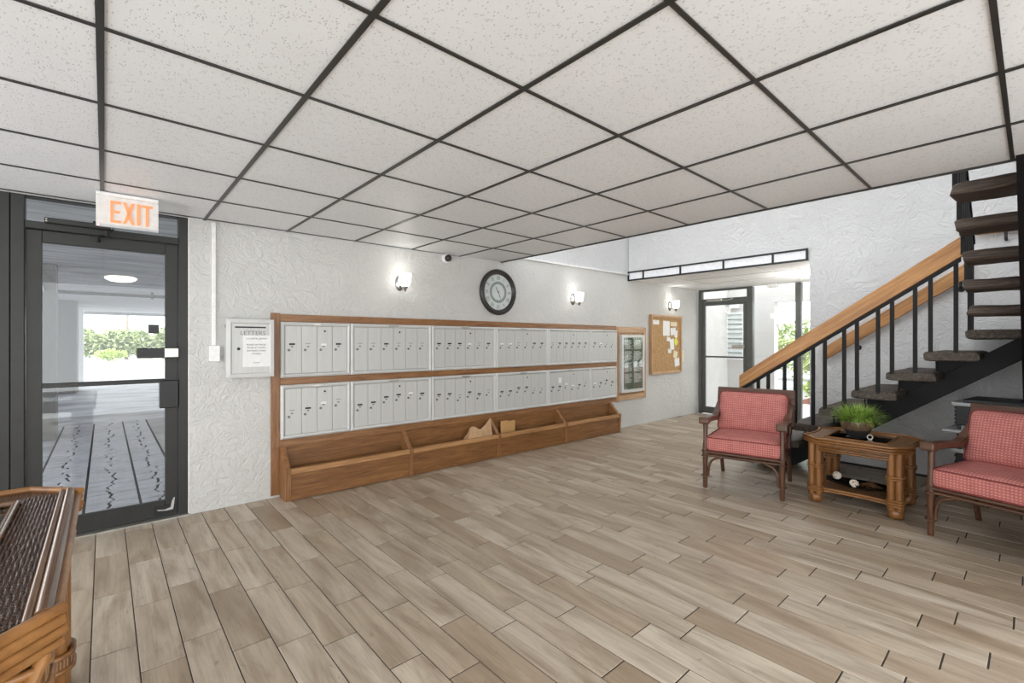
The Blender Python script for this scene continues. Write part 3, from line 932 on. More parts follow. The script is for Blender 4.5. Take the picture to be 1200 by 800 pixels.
# sconce and bulb added out of view to brighten the alcove ceiling
c = copy_tree(s1); c['label'] = 'added wall sconce out of view on the alcove side wall, brightening its ceiling'; c.location = (7.5, 1.79, 1.965); c.rotation_euler = (0, 0, pi)
pl_ = bpy.data.lights.new('alcove_fill_light', 'POINT'); pl_.energy = 26; pl_.shadow_soft_size = .03; pl_.color = (1, .96, .9)  # added fill light, set above the shade rim to spread all round
po = link('alcove_fill_light', pl_, None, (7.5, 1.79 + .125, 2.08))

# small dome camera
sd = thing('security_camera', 'small white dome security camera with dark eye at the ceiling line', 'camera', onwall(2.86, 2.285), WTH)
MB().lathe([(.050, 0), (.050, -.02), (.042, -.028)], 24, (0, 0, 0), 'y').build('mount', M['white'], sd, smooth=True)
MB().lathe([(.036, -.028), (.038, -.045), (.034, -.064), (.020, -.078), (.004, -.082)], 20, (.008, 0, 0), 'y').build('dome', M['black_plastic'], sd, smooth=True)

# ================================================================== DIRECTORY CASE
dc = thing('directory_case', 'white framed glass directory case in the oak surround right of the mailboxes', 'notice board', onwall(6.02, .56), WTH)
dw_, dh_ = .605, .905
B(0, -.06, 0, dw_, -.009, dh_).build('case', M['alu_frame'], dc, bevel=.003)
MB().mitre(0, 0, dw_, dh_, [(0, -.06), (0, -.075), (.042, -.075), (.046, -.061)]).build('frame', M['alu_frame'], dc)
B(.046, -.063, .046, dw_ - .046, -.0602, dh_ - .046).build('letter_board', M['felt'], dc)
ll = MB()
rr = random.Random(3)
for bx in (.085, .335):
    for by in range(4):
        for q in range(11):
            z = dh_ - .085 - by * .178 - q * .0135
            ln = .10 + rr.random() * .07
            ll.box(bx, -.0655, z - .0035, bx + .03, -.063, z + .0035)
            ll.box(bx + .04, -.0655, z - .0035, bx + ln + .03, -.063, z + .0035)
tag(ll.build('letter_strips', M['paper'], dc), kind='stuff')
B(.044, -.074, .044, dw_ - .044, -.071, dh_ - .044).build('pane', M['case_glass'], dc)

# ================================================================== CORK BOARD
CBX, CBZ, CW, CH = 6.865, .805, .975, 1.01
co = thing('cork_board', 'oak framed cork board with pinned notes near the far glass door', 'notice board', onwall(CBX, CBZ), WTH)
B(.03, -.030, .03, CW - .03, 0, CH - .03).build('cork_sheet', M['cork'], co)
MB().box(0, -.055, 0, .04, 0, CH).build('frame_side', M['oak_pale_z'], co, bevel=.003)
MB().box(CW - .04, -.055, 0, CW, 0, CH).build('frame_side', M['oak_pale_z'], co, bevel=.003)
MB().box(.04, -.055, 0, CW - .04, 0, .04).build('frame_rail', M['oak_pale'], co, bevel=.003)
MB().box(.04, -.055, CH - .04, CW - .04, 0, CH).build('frame_rail', M['oak_pale'], co, bevel=.003)
notes = [  # u across (0..1), v up (0..1), width, height, tilt, material, label
    (.13, .905, .20, .075, 0, 'paper', 'white card strip at the upper corner of the cork board nearest the mailboxes'),
    (.50, .80, .21, .26, 1, 'paper', 'tall white letter sheet pinned at the top middle of the cork board'),
    (.77, .885, .20, .075, 0, 'cream', 'cream card strip at the top of the cork board nearest the door'),
    (.74, .745, .17, .13, -4, 'paper', 'white square sheet under the cream strip on the cork board'),
    (.85, .70, .09, .13, 5, 'paper', 'small white slip overlapping the square sheet on the cork board'),
    (.57, .60, .11, .075, 8, 'paper', 'small white slip left of the middle receipt on the cork board'),
    (.70, .50, .13, .19, -5, 'paper', 'long white receipt pinned mid board beside the yellow tag'),
    (.61, .375, .10, .075, 4, 'paper', 'small white card below the middle receipt on the cork board'),
    (.82, .305, .13, .13, 14, 'cream', 'crooked cream slip low on the cork board'),
    (.88, .155, .16, .14, -8, 'paper', 'white folded sheet at the lowest corner of the cork board'),
]
for i, (u, v, w, h, t, m, lab) in enumerate(notes):
    mb = MB().box(-w / 2, -.003, -h / 2, w / 2, 0, h / 2)
    mb.v = [tuple(Matrix.Rotation(radians(t), 3, 'Y') @ Vector(p)) for p in mb.v]
    nt = tag(mb.build('note', M[m], None, onwall(CBX + .04 + u * (CW - .08), CBZ + .04 + v * (CH - .08), .0305 + .0006 * i), WTH), lab, 'paper', 'notes pinned on the cork board')
    MB().lathe([(.006, -.002), (.006, -.010), (.003, -.012)], 8, (0, 0, h / 2 - .012), 'y').build('pushpin', M['chrome'], nt)
mb = MB().prism([(0, .075), (.05, .02), (.06, -.02), (.04, -.06), (0, -.075), (-.04, -.06), (-.06, -.02), (-.05, .02)], 'y', 0, -.003)
tag(mb.build('note', M['yellow'], None, onwall(CBX + .80, CBZ + .56, .034), WTH), 'yellow drop shaped tag on the cork board', 'paper', 'notes pinned on the cork board')
mb = MB().box(0, -.004, 0, .14, 0, .20)
tag(mb.build('wall_card', M['cream'], None, onwall(CBX + CW + .01, CBZ + .19, .0), WTH), 'cream card fixed to the wall just past the cork board', 'paper')

# ================================================================== ALCOVE GLAZING
d2 = struct(link('door_2', None, None, (XD, 0, 0)))
MB().box(0, 4.195, 0, .09, 4.262, H).box(0, 3.275, 0, .09, 3.375, H).box(0, 3.375, 2.105, .09, 4.195, 2.155).box(0, 3.375, H - .03, .09, 4.195, H).build('frame', M['grey_alu'], d2, bevel=.004)
MB().box(.02, 4.135, .012, .065, 4.19, 2.10).box(.02, 3.38, .012, .065, 3.44, 2.10).box(.02, 3.44, 2.03, .065, 4.135, 2.10).box(.02, 3.44, .012, .065, 4.135, .135).box(.015, 3.44, 1.06, .065, 4.135, 1.09).build('door_leaf', M['grey_alu'], d2, bevel=.003)
B(.038, 3.44, .135, .044, 4.135, 1.06).build('lower_pane', M['glass'], d2)
B(.038, 3.44, 1.09, .044, 4.135, 2.03).build('upper_pane', M['glass'], d2)
B(.040, 3.375, 2.155, .046, 4.195, H - .03).build('transom_pane', M['glass'], d2)
c2_ = MB().box(-.05, 3.80, 2.10, .0, 4.08, 2.14).build('door_closer', M['steel'], d2, bevel=.004)
MB().tube([(-.03, 3.85, 2.12), (-.05, 3.70, 2.11), (-.03, 3.60, 2.13)], .01, 8).build('closer_arm', M['steel'], c2_)
MB().box(-.03, 3.40, 1.24, .01, 3.62, 1.30).build('push_bar', M['steel'], d2, bevel=.005)
w2 = struct(link('window_2', None, None, (XD, 0, 0)))
MB().box(0, 2.525, 0, .09, 2.610, H).box(0, 1.80, 0, .09, 1.85, H).box(0, 1.85, 0, .09, 2.525, .06).box(0, 2.61, 0, .09, 3.275, .06).build('frame', M['grey_alu'], w2, bevel=.004)
B(.040, 2.61, .06, .046, 3.275, H - .01).build('pane', M['glass'], w2)
B(.040, 1.85, .06, .046, 2.525, H - .01).build('pane', M['glass'], w2)
tag(B(0, 0, 0, .10, .14, .05).build('door_sensor', M['white'], None, (XD - .10, 2.86, H - .05)), 'small white sensor box under the alcove ceiling by the glass', 'sensor')
tag(B(-.002, 0, 0, .003, .045, .055).build('painted_reflection', M['paper'], None, (XD + .037, 2.86, 1.60)), 'small white square on the alcove glass standing for a lamp reflection', 'sticker')  # white plate painted in for a lit fixture's reflection in the pane

# ================================================================== STAIRCASE
ZC = 1.36
st = thing('staircase', 'turning staircase of dark rustic timber treads on black steel with oak rail', 'staircase', (5.2, 0.45, 0))
SO = Vector((5.2, 0.45, 0))
def S(mb):
    mb.v = [(p[0] - SO.x, p[1] - SO.y, p[2] - SO.z) for p in mb.v]
    return mb
RISE, RUN = 0.1822, 0.2535
def rustic(x0, y0, x1, y1, z0, z1, seed):
    """rough timber slab: rounded, chipped ends and wavy edges"""
    long_x = (x1 - x0) > (y1 - y0)
    L_, W2 = ((x1 - x0), (y1 - y0)) if long_x else ((y1 - y0), (x1 - x0))
    nl, nw = 16, 6
    T = z1 - z0
    vs = []; fs = []
    ring = [(-1, -.55), (-.92, -.9), (-.75, -1), (0, -1), (.75, -1), (.92, -.9), (1, -.55), (1, .55), (.92, .9), (.75, 1), (0, 1), (-.75, 1), (-.92, .9), (-1, .55)]
    m = len(ring)
    ss = [0, .012, .035] + [i / 14 for i in range(1, 14)] + [.965, .988, 1]
    for s in ss:
        e = min(s, 1 - s) * L_
        k2 = 1.0 if e > .03 else (.80 + .20 * sqrt(max(0, 1 - (1 - e / .03) ** 2)))
        for (a, b) in ring:
            l = (s - .5) * L_; w = a * W2 / 2 * (1 if e > .03 else (.93 + .07 * k2)); t = b * T / 2 * k2
            n3 = noise.noise_vector(Vector((l * 7 + seed * 5.3, w * 9, t * 20 + seed)))
            amp = .007 if e > .03 else .018
            l += n3.x * amp; w += n3.y * .010; t += n3.z * .006
            vs.append(((x0 + x1) / 2 + (l if long_x else w), (y0 + y1) / 2 + (w if long_x else l), (z0 + z1) / 2 + t))
    for i in range(len(ss) - 1):
        for j in range(m):
            k3 = (j + 1) % m
            q = (i * m + j, i * m + k3, (i + 1) * m + k3, (i + 1) * m + j)
            fs.append(q if not long_x else q[::-1])
    a0 = tuple(range(m)); a1 = tuple(range((len(ss) - 1) * m, len(ss) * m))
    fs += [a0[::-1], a1] if not long_x else [a0, a1[::-1]]
    return MB().add(vs, fs)
TH = .078
XS0, XS1 = 5.20, 6.24
for i in range(7):                     # lower flight
    zt = RISE * (i + 1)
    y1 = .63 + RUN * (6 - i)
    S(rustic(XS0, y1 - .336, XS1, y1, zt - TH, zt, i + 1)).build('tread', M['tread'], st)
zl = 1.36 + .097
S(rustic(5.31, .04, XS1, .385, zl - TH, zl, 23)).build('tread', M['tread'], st)
S(rustic(5.31, -.30, XS1, .035, zl - TH, zl, 27)).build('tread', M['tread'], st)
S(rustic(5.31, -.64, XS1, -.305, zl - TH, zl, 29)).build('tread', M['tread'], st)
for i in range(7):                     # upper flight towards the camera
    zt = zl + RISE * (i + 1)
    x0 = 5.06 - RUN * i
    S(rustic(x0, -.52, x0 + .33, .352 + .008 * sin(i * 2.3), zt - TH, zt, 31 + i)).build('tread', M['tread_y'], st)
# lower stringer
def ztop(y): return 1.36 + .035 - .718 * (y - .087)
SH = .198
MB().prism([(-.16 - SO.y, ztop(-.16)), (-.16 - SO.y, ztop(-.16) - SH), ((.087 + (1.395 - SH) / .718) - SO.y, .0), ((.087 + 1.395 / .718) - SO.y, .0)], 'x', 5.665 - SO.x, 5.765 - SO.x).build('stringer', M['stair_black'], st, bevel=.003)
# upper stringer
def zt2(x): return (zl - TH) + (5.20 - x) * RISE / RUN - .02
MB().prism([(5.75 - SO.x, zt2(5.75) + .25), (5.75 - SO.x, zt2(5.75) + .05), (5.70 - SO.x, zt2(5.70) - SH * 1.0), (3.30 - SO.x, zt2(3.30) - SH), (3.30 - SO.x, zt2(3.30))], 'y', -.035 - SO.y, .068 - SO.y).build('stringer', M['stair_black'], st, bevel=.003)
for i in range(7):
    zt = RISE * (i + 1) - TH
    y1 = .63 + RUN * (6 - i)
    y0 = y1 - .336
    S(MB().prism([(y1 - .03, zt), (y0 + .04, zt), (y0 + .04, min(ztop(y0 + .04), zt - .001)), (y1 - .03, max(.0, ztop(y1 - .03)))], 'x', 5.68, 5.75)).build('tread_bracket', M['stair_black'], st)
# balusters, flat bar and oak rail of the lower flight
def zr(y): return 1.36 + .667 - .6880 * (y - .424)       # underside of the oak rail
XRL = 5.215
for i in range(7):
    zt = RISE * (i + 1)
    for yb in ((.43, .585) if i == 6 else ()) or (.43 + .2535 * (6 - i), .585 + .2535 * (6 - i)):
        S(B(XRL - .014, yb - .014, zt - .02, XRL + .014, yb + .014, zr(yb) - .02)).build('baluster', M['stair_black'], st)
S(MB().prism([(2.14, zr(2.14)), (2.14, zr(2.14) - .034), (.40, zr(.40) - .034), (.40, zr(.40))], 'x', XRL - .018, XRL + .018)).build('flat_bar', M['stair_black'], st, bevel=.002)
S(MB().prism([(2.14, zr(2.14) + .001), (.36, zr(.36) + .001), (.36, zr(.36) + .168), (2.14, zr(2.14) + .142)], 'x', XRL - .022, XRL + .020)).build('oak_rail', M['handrail'], st, bevel=.004)
# thin tie rods between the treads
for i in range(1, 7):
    yb = .575 + .2535 * (6 - i)
    zt = RISE * (i + 1) - TH
    for x in (5.47, 5.88):
        S(MB().tube([(x, yb, zt + .01), (x, yb, zt - RISE + TH - .005)], .007, 8)).build('tie_rod', M['stair_black'], st)
# balusters and flat bar of the upper flight
def zu(x): return zl + RISE + .70 + (5.06 - x) * RISE / RUN
for i in range(7):
    zt = zl + RISE * (i + 1)
    for dx in (.06, .19):
        xb = 5.06 - RUN * i + dx
        S(B(xb - .014, .328, zt - .02, xb + .014, .356, zu(xb) - .01)).build('baluster', M['stair_black'], st)
for xb in (5.37, 5.50):
    S(B(xb - .014, .345, zl - .02, xb + .014, .373, zl + .86)).build('baluster', M['stair_black'], st)
S(MB().prism([(5.28, zu(5.28)), (3.45, zu(3.45)), (3.45, zu(3.45) - .036), (5.28, zu(5.28) - .036)], 'y', .322, .360)).build('flat_bar', M['stair_black'], st)

# handrails on the stair wall
wh = thing('wall_handrail', 'oak wall handrail rising on black brackets behind the staircase', 'handrail', (XB, 2.0, 1.36))
def zw(y): return .70 - .705 * (y - .41)          # middle of the rail, above camera height
wy0, wy1 = 1.62, .40
MB().prism([(wy0 - 2.0, zw(wy0) + .075), (wy0 - 2.0, zw(wy0) - .075), (wy1 - 2.0, zw(wy1) - .075), (wy1 - 2.0, zw(wy1) + .075)], 'x', -.10, -.06).build('rail', M['handrail'], wh, bevel=.004)
for y in (1.30, .48):
    z = zw(y) - .075
    MB().tube([(-.08, y - 2.0, z + .01), (-.08, y - 2.0, z - .035), (-.05, y - 2.0, z - .06), (0, y - 2.0, z - .065)], .012, 8).build('bracket', M['black'], wh)
    MB().lathe([(.028, -.008), (.028, 0)], 16, (0, y - 2.0, z - .065), 'x').build('bracket_plate', M['black'], wh)
wh2 = thing('wall_handrail', 'short level oak handrail on the wall above the stair corner', 'handrail', (XB, .38, 1.36 + 1.03))
B(-.10, -.95, -.02, -.045, 0, .04).build('rail', M['handrail_level'], wh2, bevel=.004)
for y in (-.20, -.75):
    MB().tube([(-.07, y, -.015), (-.07, y, -.07), (-.04, y, -.085), (0, y, -.085)], .012, 8).build('bracket', M['black'], wh2)

# ================================================================== CUSHIONS
def cushion(w, d, h, r=.05, puff=.02, n=12):
    """box cushion with rounded edges, metric uv by face direction"""
    mb = MB()
    def spread(k3, half):
        t = k3 / n * 2 - 1
        return half * math.copysign(1 - (1 - abs(t)) ** 1.4, t)
    idx = {}
    vs = []; fs = []; uv = []
    def vert(p):
        k4 = tuple(round(q, 5) for q in p)
        if k4 not in idx:
            x, y, z = p
            # rounded box: clamp to the inner box then push out by r
            ix = max(-w / 2 + r, min(w / 2 - r, x)); iy = max(-d / 2 + r, min(d / 2 - r, y)); rz_ = min(r, h / 2 - .001)
            iz = max(-h / 2 + rz_, min(h / 2 - rz_, z))
            q = Vector((x - ix, y - iy, z - iz))
            if q.length > 1e-6:
                q = q.normalized() * r
                q.z *= rz_ / r
            P = Vector((ix, iy, iz)) + q
            f = (1 - (2 * x / w) ** 4) * (1 - (2 * y / d) ** 4)
            P.z += puff * f * (1 if z > 0 else -.3 if z < 0 else 0) * min(1, abs(z) / (h / 2))
            idx[k4] = len(vs); vs.append(tuple(P))
        return idx[k4]
    for ax_ in range(3):
        for sg in (-1, 1):
            for i in range(n):
                for j in range(n):
                    q = []; uvq = []
                    for (a, b) in ((i, j), (i + 1, j), (i + 1, j + 1), (i, j + 1)):
                        half = (w / 2, d / 2, h / 2)
                        o1, o2 = [(1, 2), (0, 2), (0, 1)][ax_]
                        p = [0, 0, 0]; p[ax_] = sg * half[ax_]
                        p[o1] = spread(a, half[o1]); p[o2] = spread(b, half[o2])
                        q.append(vert(p)); uvq.append((p[o1], p[o2]))
                    flip = (sg > 0) != (ax_ != 1)
                    if flip: q = q[::-1]; uvq = uvq[::-1]
                    fs.append(tuple(q)); uv += uvq
    me = bpy.data.meshes.new('cushion')
    me.from_pydata(vs, [], fs)
    l = me.uv_layers.new(name='uv')
    for i, c in enumerate(uv): l.data[i].uv = c
    me.materials.append(M['fabric'])
    me.shade_smooth()
    return me
def rr_loop(w, d, r, z, n=5, ax='z'):
    pts = []
    for cx, cy, a0 in ((w / 2 - r, d / 2 - r, 0), (-w / 2 + r, d / 2 - r, 90), (-w / 2 + r, -d / 2 + r, 180), (w / 2 - r, -d / 2 + r, 270)):
        for i in range(n + 1):
            a = radians(a0 + 90 * i / n)
            pts.append((cx + r * cos(a), cy + r * sin(a), z))
    return pts

# ================================================================== ARMCHAIRS
def bez(p0, p1, p2, p3, n=10):
    P = [Vector(p) for p in (p0, p1, p2, p3)]
    return [P[0] * (1 - t) ** 3 + P[1] * 3 * t * (1 - t) ** 2 + P[2] * 3 * t * t * (1 - t) + P[3] * t ** 3 for t in [i / n for i in range(n + 1)]]
def sweep_plank(pts, w, t):
    """flat plank swept along points in a y-z plane, width along x"""
    mb = MB(); vs = []; fs = []
    pts = [Vector(p) for p in pts]
    for i, p in enumerate(pts):
        d = (pts[min(i + 1, len(pts) - 1)] - pts[max(i - 1, 0)]).normalized()
        nrm = Vector((0, -d.z, d.y))
        if nrm.z < 0: nrm = -nrm
        for sx, sn in ((-1, -1), (1, -1), (1, 1), (-1, 1)):
            vs.append(p + Vector((sx * w / 2, 0, 0)) + nrm * sn * t / 2)
    for i in range(len(pts) - 1):
        for j in range(4):
            k3 = (j + 1) % 4
            fs.append((i * 4 + j, i * 4 + k3, i * 4 + 4 + k3, i * 4 + 4 + j))
    e = (len(pts) - 1) * 4
    fs += [(3, 2, 1, 0), (e, e + 1, e + 2, e + 3)]
    mb.add(vs, fs)
    # outward faces whichever way the path runs
    return mb
def fix_normals(me):
    bm = bmesh.new(); bm.from_mesh(me); bmesh.ops.recalc_face_normals(bm, faces=bm.faces); bm.to_mesh(me); bm.free(); return me
def make_chair(label, loc, rz):
    t = thing('armchair', label, 'chair', loc, rz, 'coral armchairs by the staircase')
    hx = .312
    for s in (-1, 1):
        x = s * hx
        # front leg: bamboo-turned post from floor to arm
        MB().tube([(x, -.31, 0), (x, -.31, .02), (x, -.31, .30), (x, -.31, .34), (x, -.305, .45), (x, -.30, .61)], [.017, .020, .022, .026, .018, .021], 12).build('front_leg', M['walnut_z'], t, smooth=True)
        # rear leg, splayed back
        q = bez((x * .97, .375, 0), (x * .97, .33, .13), (x * .97, .275, .22), (x * .97, .28, .36), 8) + bez((x * .98, .285, .42), (x, .31, .55), (x, .34, .70), (x * 1.02, .375, .80), 6)
        MB().tube(q, [.019] * 9 + [.019] * 7, 10).build('rear_leg', M['walnut_z'], t, smooth=True)
        # curved brace between front leg and seat rail
        MB().tube(bez((x - s * .028, -.315, .12), (x - s * .03, -.315, .24), (x - s * .05, -.315, .285), (x - s * .14, -.315, .295), 10), .011, 8).build('curved_brace', M['walnut'], t, smooth=True)
        MB().tube(bez((x, -.284, .12), (x, -.28, .24), (x, -.26, .285), (x, -.17, .295), 10), .010, 8).build('curved_brace', M['walnut'], t, smooth=True)
        for z in (.115, .30, .345):
            MB().tube(rr_loop(.062, .062, .03, z), .006, 6, closed=True).build('binding', M['walnut'], t, loc=(x, -.31, 0))
        # arm: swept paddle with a square knuckle at the front
        path = bez((x, .345, .735), (x, .22, .70), (x, .16, .585), (x, -.02, .612), 12) + [Vector((x, -.12, .622)), Vector((x, -.24, .626)), Vector((x, -.30, .626))]
        o = sweep_plank(path, .062, .046).build('armrest', M['walnut'], t, bevel=.006)
        fix_normals(o.data)
        kb = MB().obox((x, -.335, .628), (.088, .075, .062)).build('arm_knuckle', M['walnut'], t, bevel=.012, seg=2)
        # slanted side bar under the seat cushion
        MB().tube([(x, -.30, .40), (x * .98, .28, .47)], .013, 8).build('side_bar', M['walnut'], t, smooth=True)
        MB().tube([(x, -.30, .325), (x * .98, .27, .325)], .017, 8).build('seat_rail', M['walnut'], t, smooth=True)
    for y, z, r in ((-.315, .335, .016), (-.315, .306, .013), (.275, .325, .017)):
        MB().tube([(-hx, y, z), (hx, y, z)], r, 10).build('seat_rail', M['walnut'], t, smooth=True)
    B(-hx + .01, -.29, .318, hx - .01, .27, .334).build('seat_base', M['walnut'], t)
    # back frame
    Rb = Matrix.Rotation(radians(-13), 3, 'X')
    MB().obox((0, .372, .835), (.70, .028, .10), Rb).build('top_rail', M['walnut'], t, bevel=.005)
    MB().obox((0, .318, .60), (.60, .014, .40), Rb).build('back_panel', M['walnut'], t)
    for s in (-1, 1):
        MB().obox((s * .325, .345, .705), (.05, .026, .34), Rb).build('back_post', M['walnut_z'], t, bevel=.004)
    # cushions
    sc_ = link('seat_cushion', cushion(.612, .60, .135, .035, .022), t, (0, -.035, .413))
    MB().tube(rr_loop(.604, .592, .04, .060), .0045, 6, closed=True).build('piping', M['piping'], sc_)
    MB().tube(rr_loop(.604, .592, .04, -.058), .0045, 6, closed=True).build('piping', M['piping'], sc_)
    bc = link('back_cushion', cushion(.60, .40, .125, .05, .035), t, (0, .215, .655))
    bc.rotation_euler = (radians(72), 0, 0)
    MB().tube(rr_loop(.606, .406, .05, .03), .0045, 6, closed=True).build('piping', M['piping'], bc)
    return t
ch1 = make_chair('coral dotted armchair between rattan end table and glass door, before the first steps', (4.575, 1.80, 0), radians(-77.9))
ch2 = copy_tree(ch1)
ch2.location = (4.56, .10, 0)
ch2.rotation_euler = (0, 0, atan2(-.96, -.28))
ch2['label'] = 'coral dotted armchair in front of the black storage cart under the stairs'

# ================================================================== END TABLE
et = thing('end_table', 'rattan end table with clipped corners, smoked glass top and lower shelf', 'table', (4.80, .975, 0), radians(90))
# local axes: x along the front (world y), y away from the room's camera side reversed below
tw, td, tz = .66, .64, .56
cut = .10
def clipped(w, d, c, bow=0.0, side=0.0):
    """rectangle with clipped, inward-curved corners"""
    pts = []
    a, b = w / 2, d / 2
    for sx, sy in ((1, 1), (-1, 1), (-1, -1), (1, -1)):
        e0 = Vector((sx * a, sy * (b - c))); e1 = Vector((sx * (a - c), sy * b))
        if sx * sy < 0: e0, e1 = e1, e0
        n_ = Vector((-sx, -sy)).normalized()
        for i in range(5):
            t = i / 4
            pts.append(e0.lerp(e1, t) + n_ * bow * 4 * t * (1 - t))
        if side and sx * sy < 0:            # inward-curved short side follows this corner
            for i in range(1, 8):
                t = i / 8
                pts.append(Vector((sx * (a - side * 4 * t * (1 - t)), sy * (b - c) * (1 - 2 * t))))
    return [(p.x, p.y) for p in pts]
def ring_prism(mb, outer, inner, z0, z1):
    n = len(outer)
    vs = [(p[0], p[1], z0) for p in outer] + [(p[0], p[1], z0) for p in inner] + [(p[0], p[1], z1) for p in outer] + [(p[0], p[1], z1) for p in inner]
    fs = []
    for i in range(n):
        k3 = (i + 1) % n
        fs += [(2 * n + i, 2 * n + k3, 3 * n + k3, 3 * n + i), (n + i, n + k3, k3, i), (i, k3, 2 * n + k3, 2 * n + i), (3 * n + i, 3 * n + k3, n + k3, n + i)]
    return mb.add(vs, fs)
def resample_rect(pts, w, d):
    """matching point of a rectangle for each outline point"""
    out = []
    for x, y in pts:
        out.append((max(-w / 2, min(w / 2, x)), max(-d / 2, min(d / 2, y))))
    return out
tx, ty = .72, .68
outl = clipped(tx, ty, .12, 0, .035)
inn = [(max(-.20, min(.20, x)), max(-.215, min(.215, y))) for x, y in outl]
for sx in (-1, 1):
    for sy in (-1, 1):
        o = [(sx * .20, sy * .215)]
ring_prism(MB(), outl, inn, tz - .03, tz - .010).build('woven_top', M['weave_tan'], et)
for k3, z in enumerate((tz - .008, tz - .028, tz - .047)):
    pts = clipped(tx + .008, ty + .008, .12, 0, .035)
    MB().tube([(x, y, z) for x, y in pts], .0095, 10, closed=True).build('edge_cane', M['rattan_x'], et, smooth=True)
for k3, z in enumerate((tz - .070, tz - .090, tz - .108)):
    pts = clipped(tx - .08, ty - .08, .10, 0, .03)
    MB().tube([(x, y, z) for x, y in pts], .0084, 10, closed=True).build('apron_cane', M['rattan_x'], et, smooth=True)
MB().tube([(-.205, -.22, tz - .006), (.205, -.22, tz - .006), (.205, .22, tz - .006), (-.205, .22, tz - .006)], .009, 8, closed=True).build('inner_cane', M['rattan_x'], et)
B(-.20, -.215, tz - .020, .20, .215, tz - .012).build('glass_top', M['dark_glass'], et)
B(-.20, -.215, tz - .030, .20, .215, tz - .022).build('glass_bed', M['black'], et)
leg_c = .265
for sx in (-1, 1):
    for sy in (-1, 1):
        cx, cy = sx * leg_c, sy * .245
        lg = MB()
        for px in (-1, 1):
            for py in (-1, 1):
                lg.tube([(px * .025, py * .025, .07), (px * .025, py * .025, tz - .045)], .0255, 12)
        lo = lg.build('leg', M['rattan'], et, loc=(cx, cy, 0), smooth=True)
        for z in (.305, .325, .105, .125, .145):
            MB().tube(rr_loop(.110, .110, .04, z), .0075, 6, closed=True).build('binding', M['rattan_x'], lo, smooth=True)
        MB().lathe([(.02, 0), (.044, .010), (.053, .032), (.051, .056), (.042, .074), (.02, .085)], 18).build('ball_foot', M['rattan'], lo, smooth=True)
sp = clipped(tx - .10, ty - .10, .06)
def bowed(w, d, bow, n=8):
    pts = []
    cs = [(-w / 2, -d / 2), (w / 2, -d / 2), (w / 2, d / 2), (-w / 2, d / 2)]
    for i in range(4):
        a = Vector(cs[i]); b = Vector(cs[(i + 1) % 4]); n_ = Vector((-(b - a).y, (b - a).x)).normalized()
        for j in range(n):
            t = j / n
            p = a.lerp(b, t) + n_ * bow * 4 * t * (1 - t)
            pts.append((p.x, p.y))
    return pts
MB().prism(bowed(.56, .52, .035), 'z', .105, .125).build('lower_shelf', M['weave_tan'], et)
for z in (.103, .122):
    MB().tube([(x, y, z) for x, y in bowed(.572, .532, .035)], .0085, 8, closed=True).build('shelf_cane', M['rattan_x'], et, smooth=True)

# plant in a bowl on the table
pb = thing('potted_plant', 'bushy bright green grass plant in a brown bowl on the end table', 'plant', (4.78, 1.00, tz - .012))
MB().lathe([(.070, 0), (.074, .006), (.062, .012), (.080, .04), (.108, .09), (.122, .135), (.120, .142), (.113, .142), (.112, .128)], 32).mat(0).build('bowl', M['bowl'], pb, smooth=True)
MB().lathe([(.071, .0), (.0755, .006), (.0635, .012), (.0815, .04), (.098, .070), (.096, .0705)], 32).build('bowl_base', M['bowl_base'], pb, smooth=True)
MB().lathe([(.001, .128), (.112, .130), (.112, .126)], 24).build('soil', M['soil'], pb)
gr = MB(); rg = random.Random(5)
for i in range(900):
    a = rg.random() * 2 * pi; r0 = .10 * sqrt(rg.random())
    lean = .10 + 1.25 * (r0 / .10) * rg.random() ** .6 + rg.uniform(-.1, .25)
    L_ = rg.uniform(.11, .19) * (1.1 if lean > 1 else 1)
    w = rg.uniform(.004, .008)
    p0 = Vector((r0 * cos(a), r0 * sin(a), .13))
    aa = a + rg.uniform(-.8, .8)
    d = Vector((cos(aa), sin(aa), 0)); side = Vector((-sin(aa), cos(aa), 0))
    pts = []
    for j in range(4):
        t = j / 3
        ang = lean * (.55 + .65 * t)
        pts.append(p0 + d * L_ * t * sin(ang) + Vector((0, 0, 1)) * L_ * t * max(-.2, cos(ang)))
    vs = []
    for j, p in enumerate(pts[:3]):
        ww = w * (1, 1, .7)[j] / 2
        vs += [p - side * ww, p + side * ww]
    vs.append(pts[3])
    gr.add(vs, [(0, 1, 3, 2), (2, 3, 5, 4), (4, 5, 6)])
tag(gr.build('grass_blades', M['grass_leaf'], pb), kind='stuff')
ct = thing('place_card', 'tiny white ring holder beside the plant bowl on the glass top', 'ornament', (4.745, .905, tz - .012), radians(20))
MB().tube([(.0, .018 * cos(2 * pi * i / 14), .022 + .018 * sin(2 * pi * i / 14)) for i in range(14)], .0048, 6, closed=True).build('ring', M['ivory'], ct, smooth=True)
MB().lathe([(.012, 0), (.012, .004), (.004, .006)], 12).build('base', M['ivory'], ct)

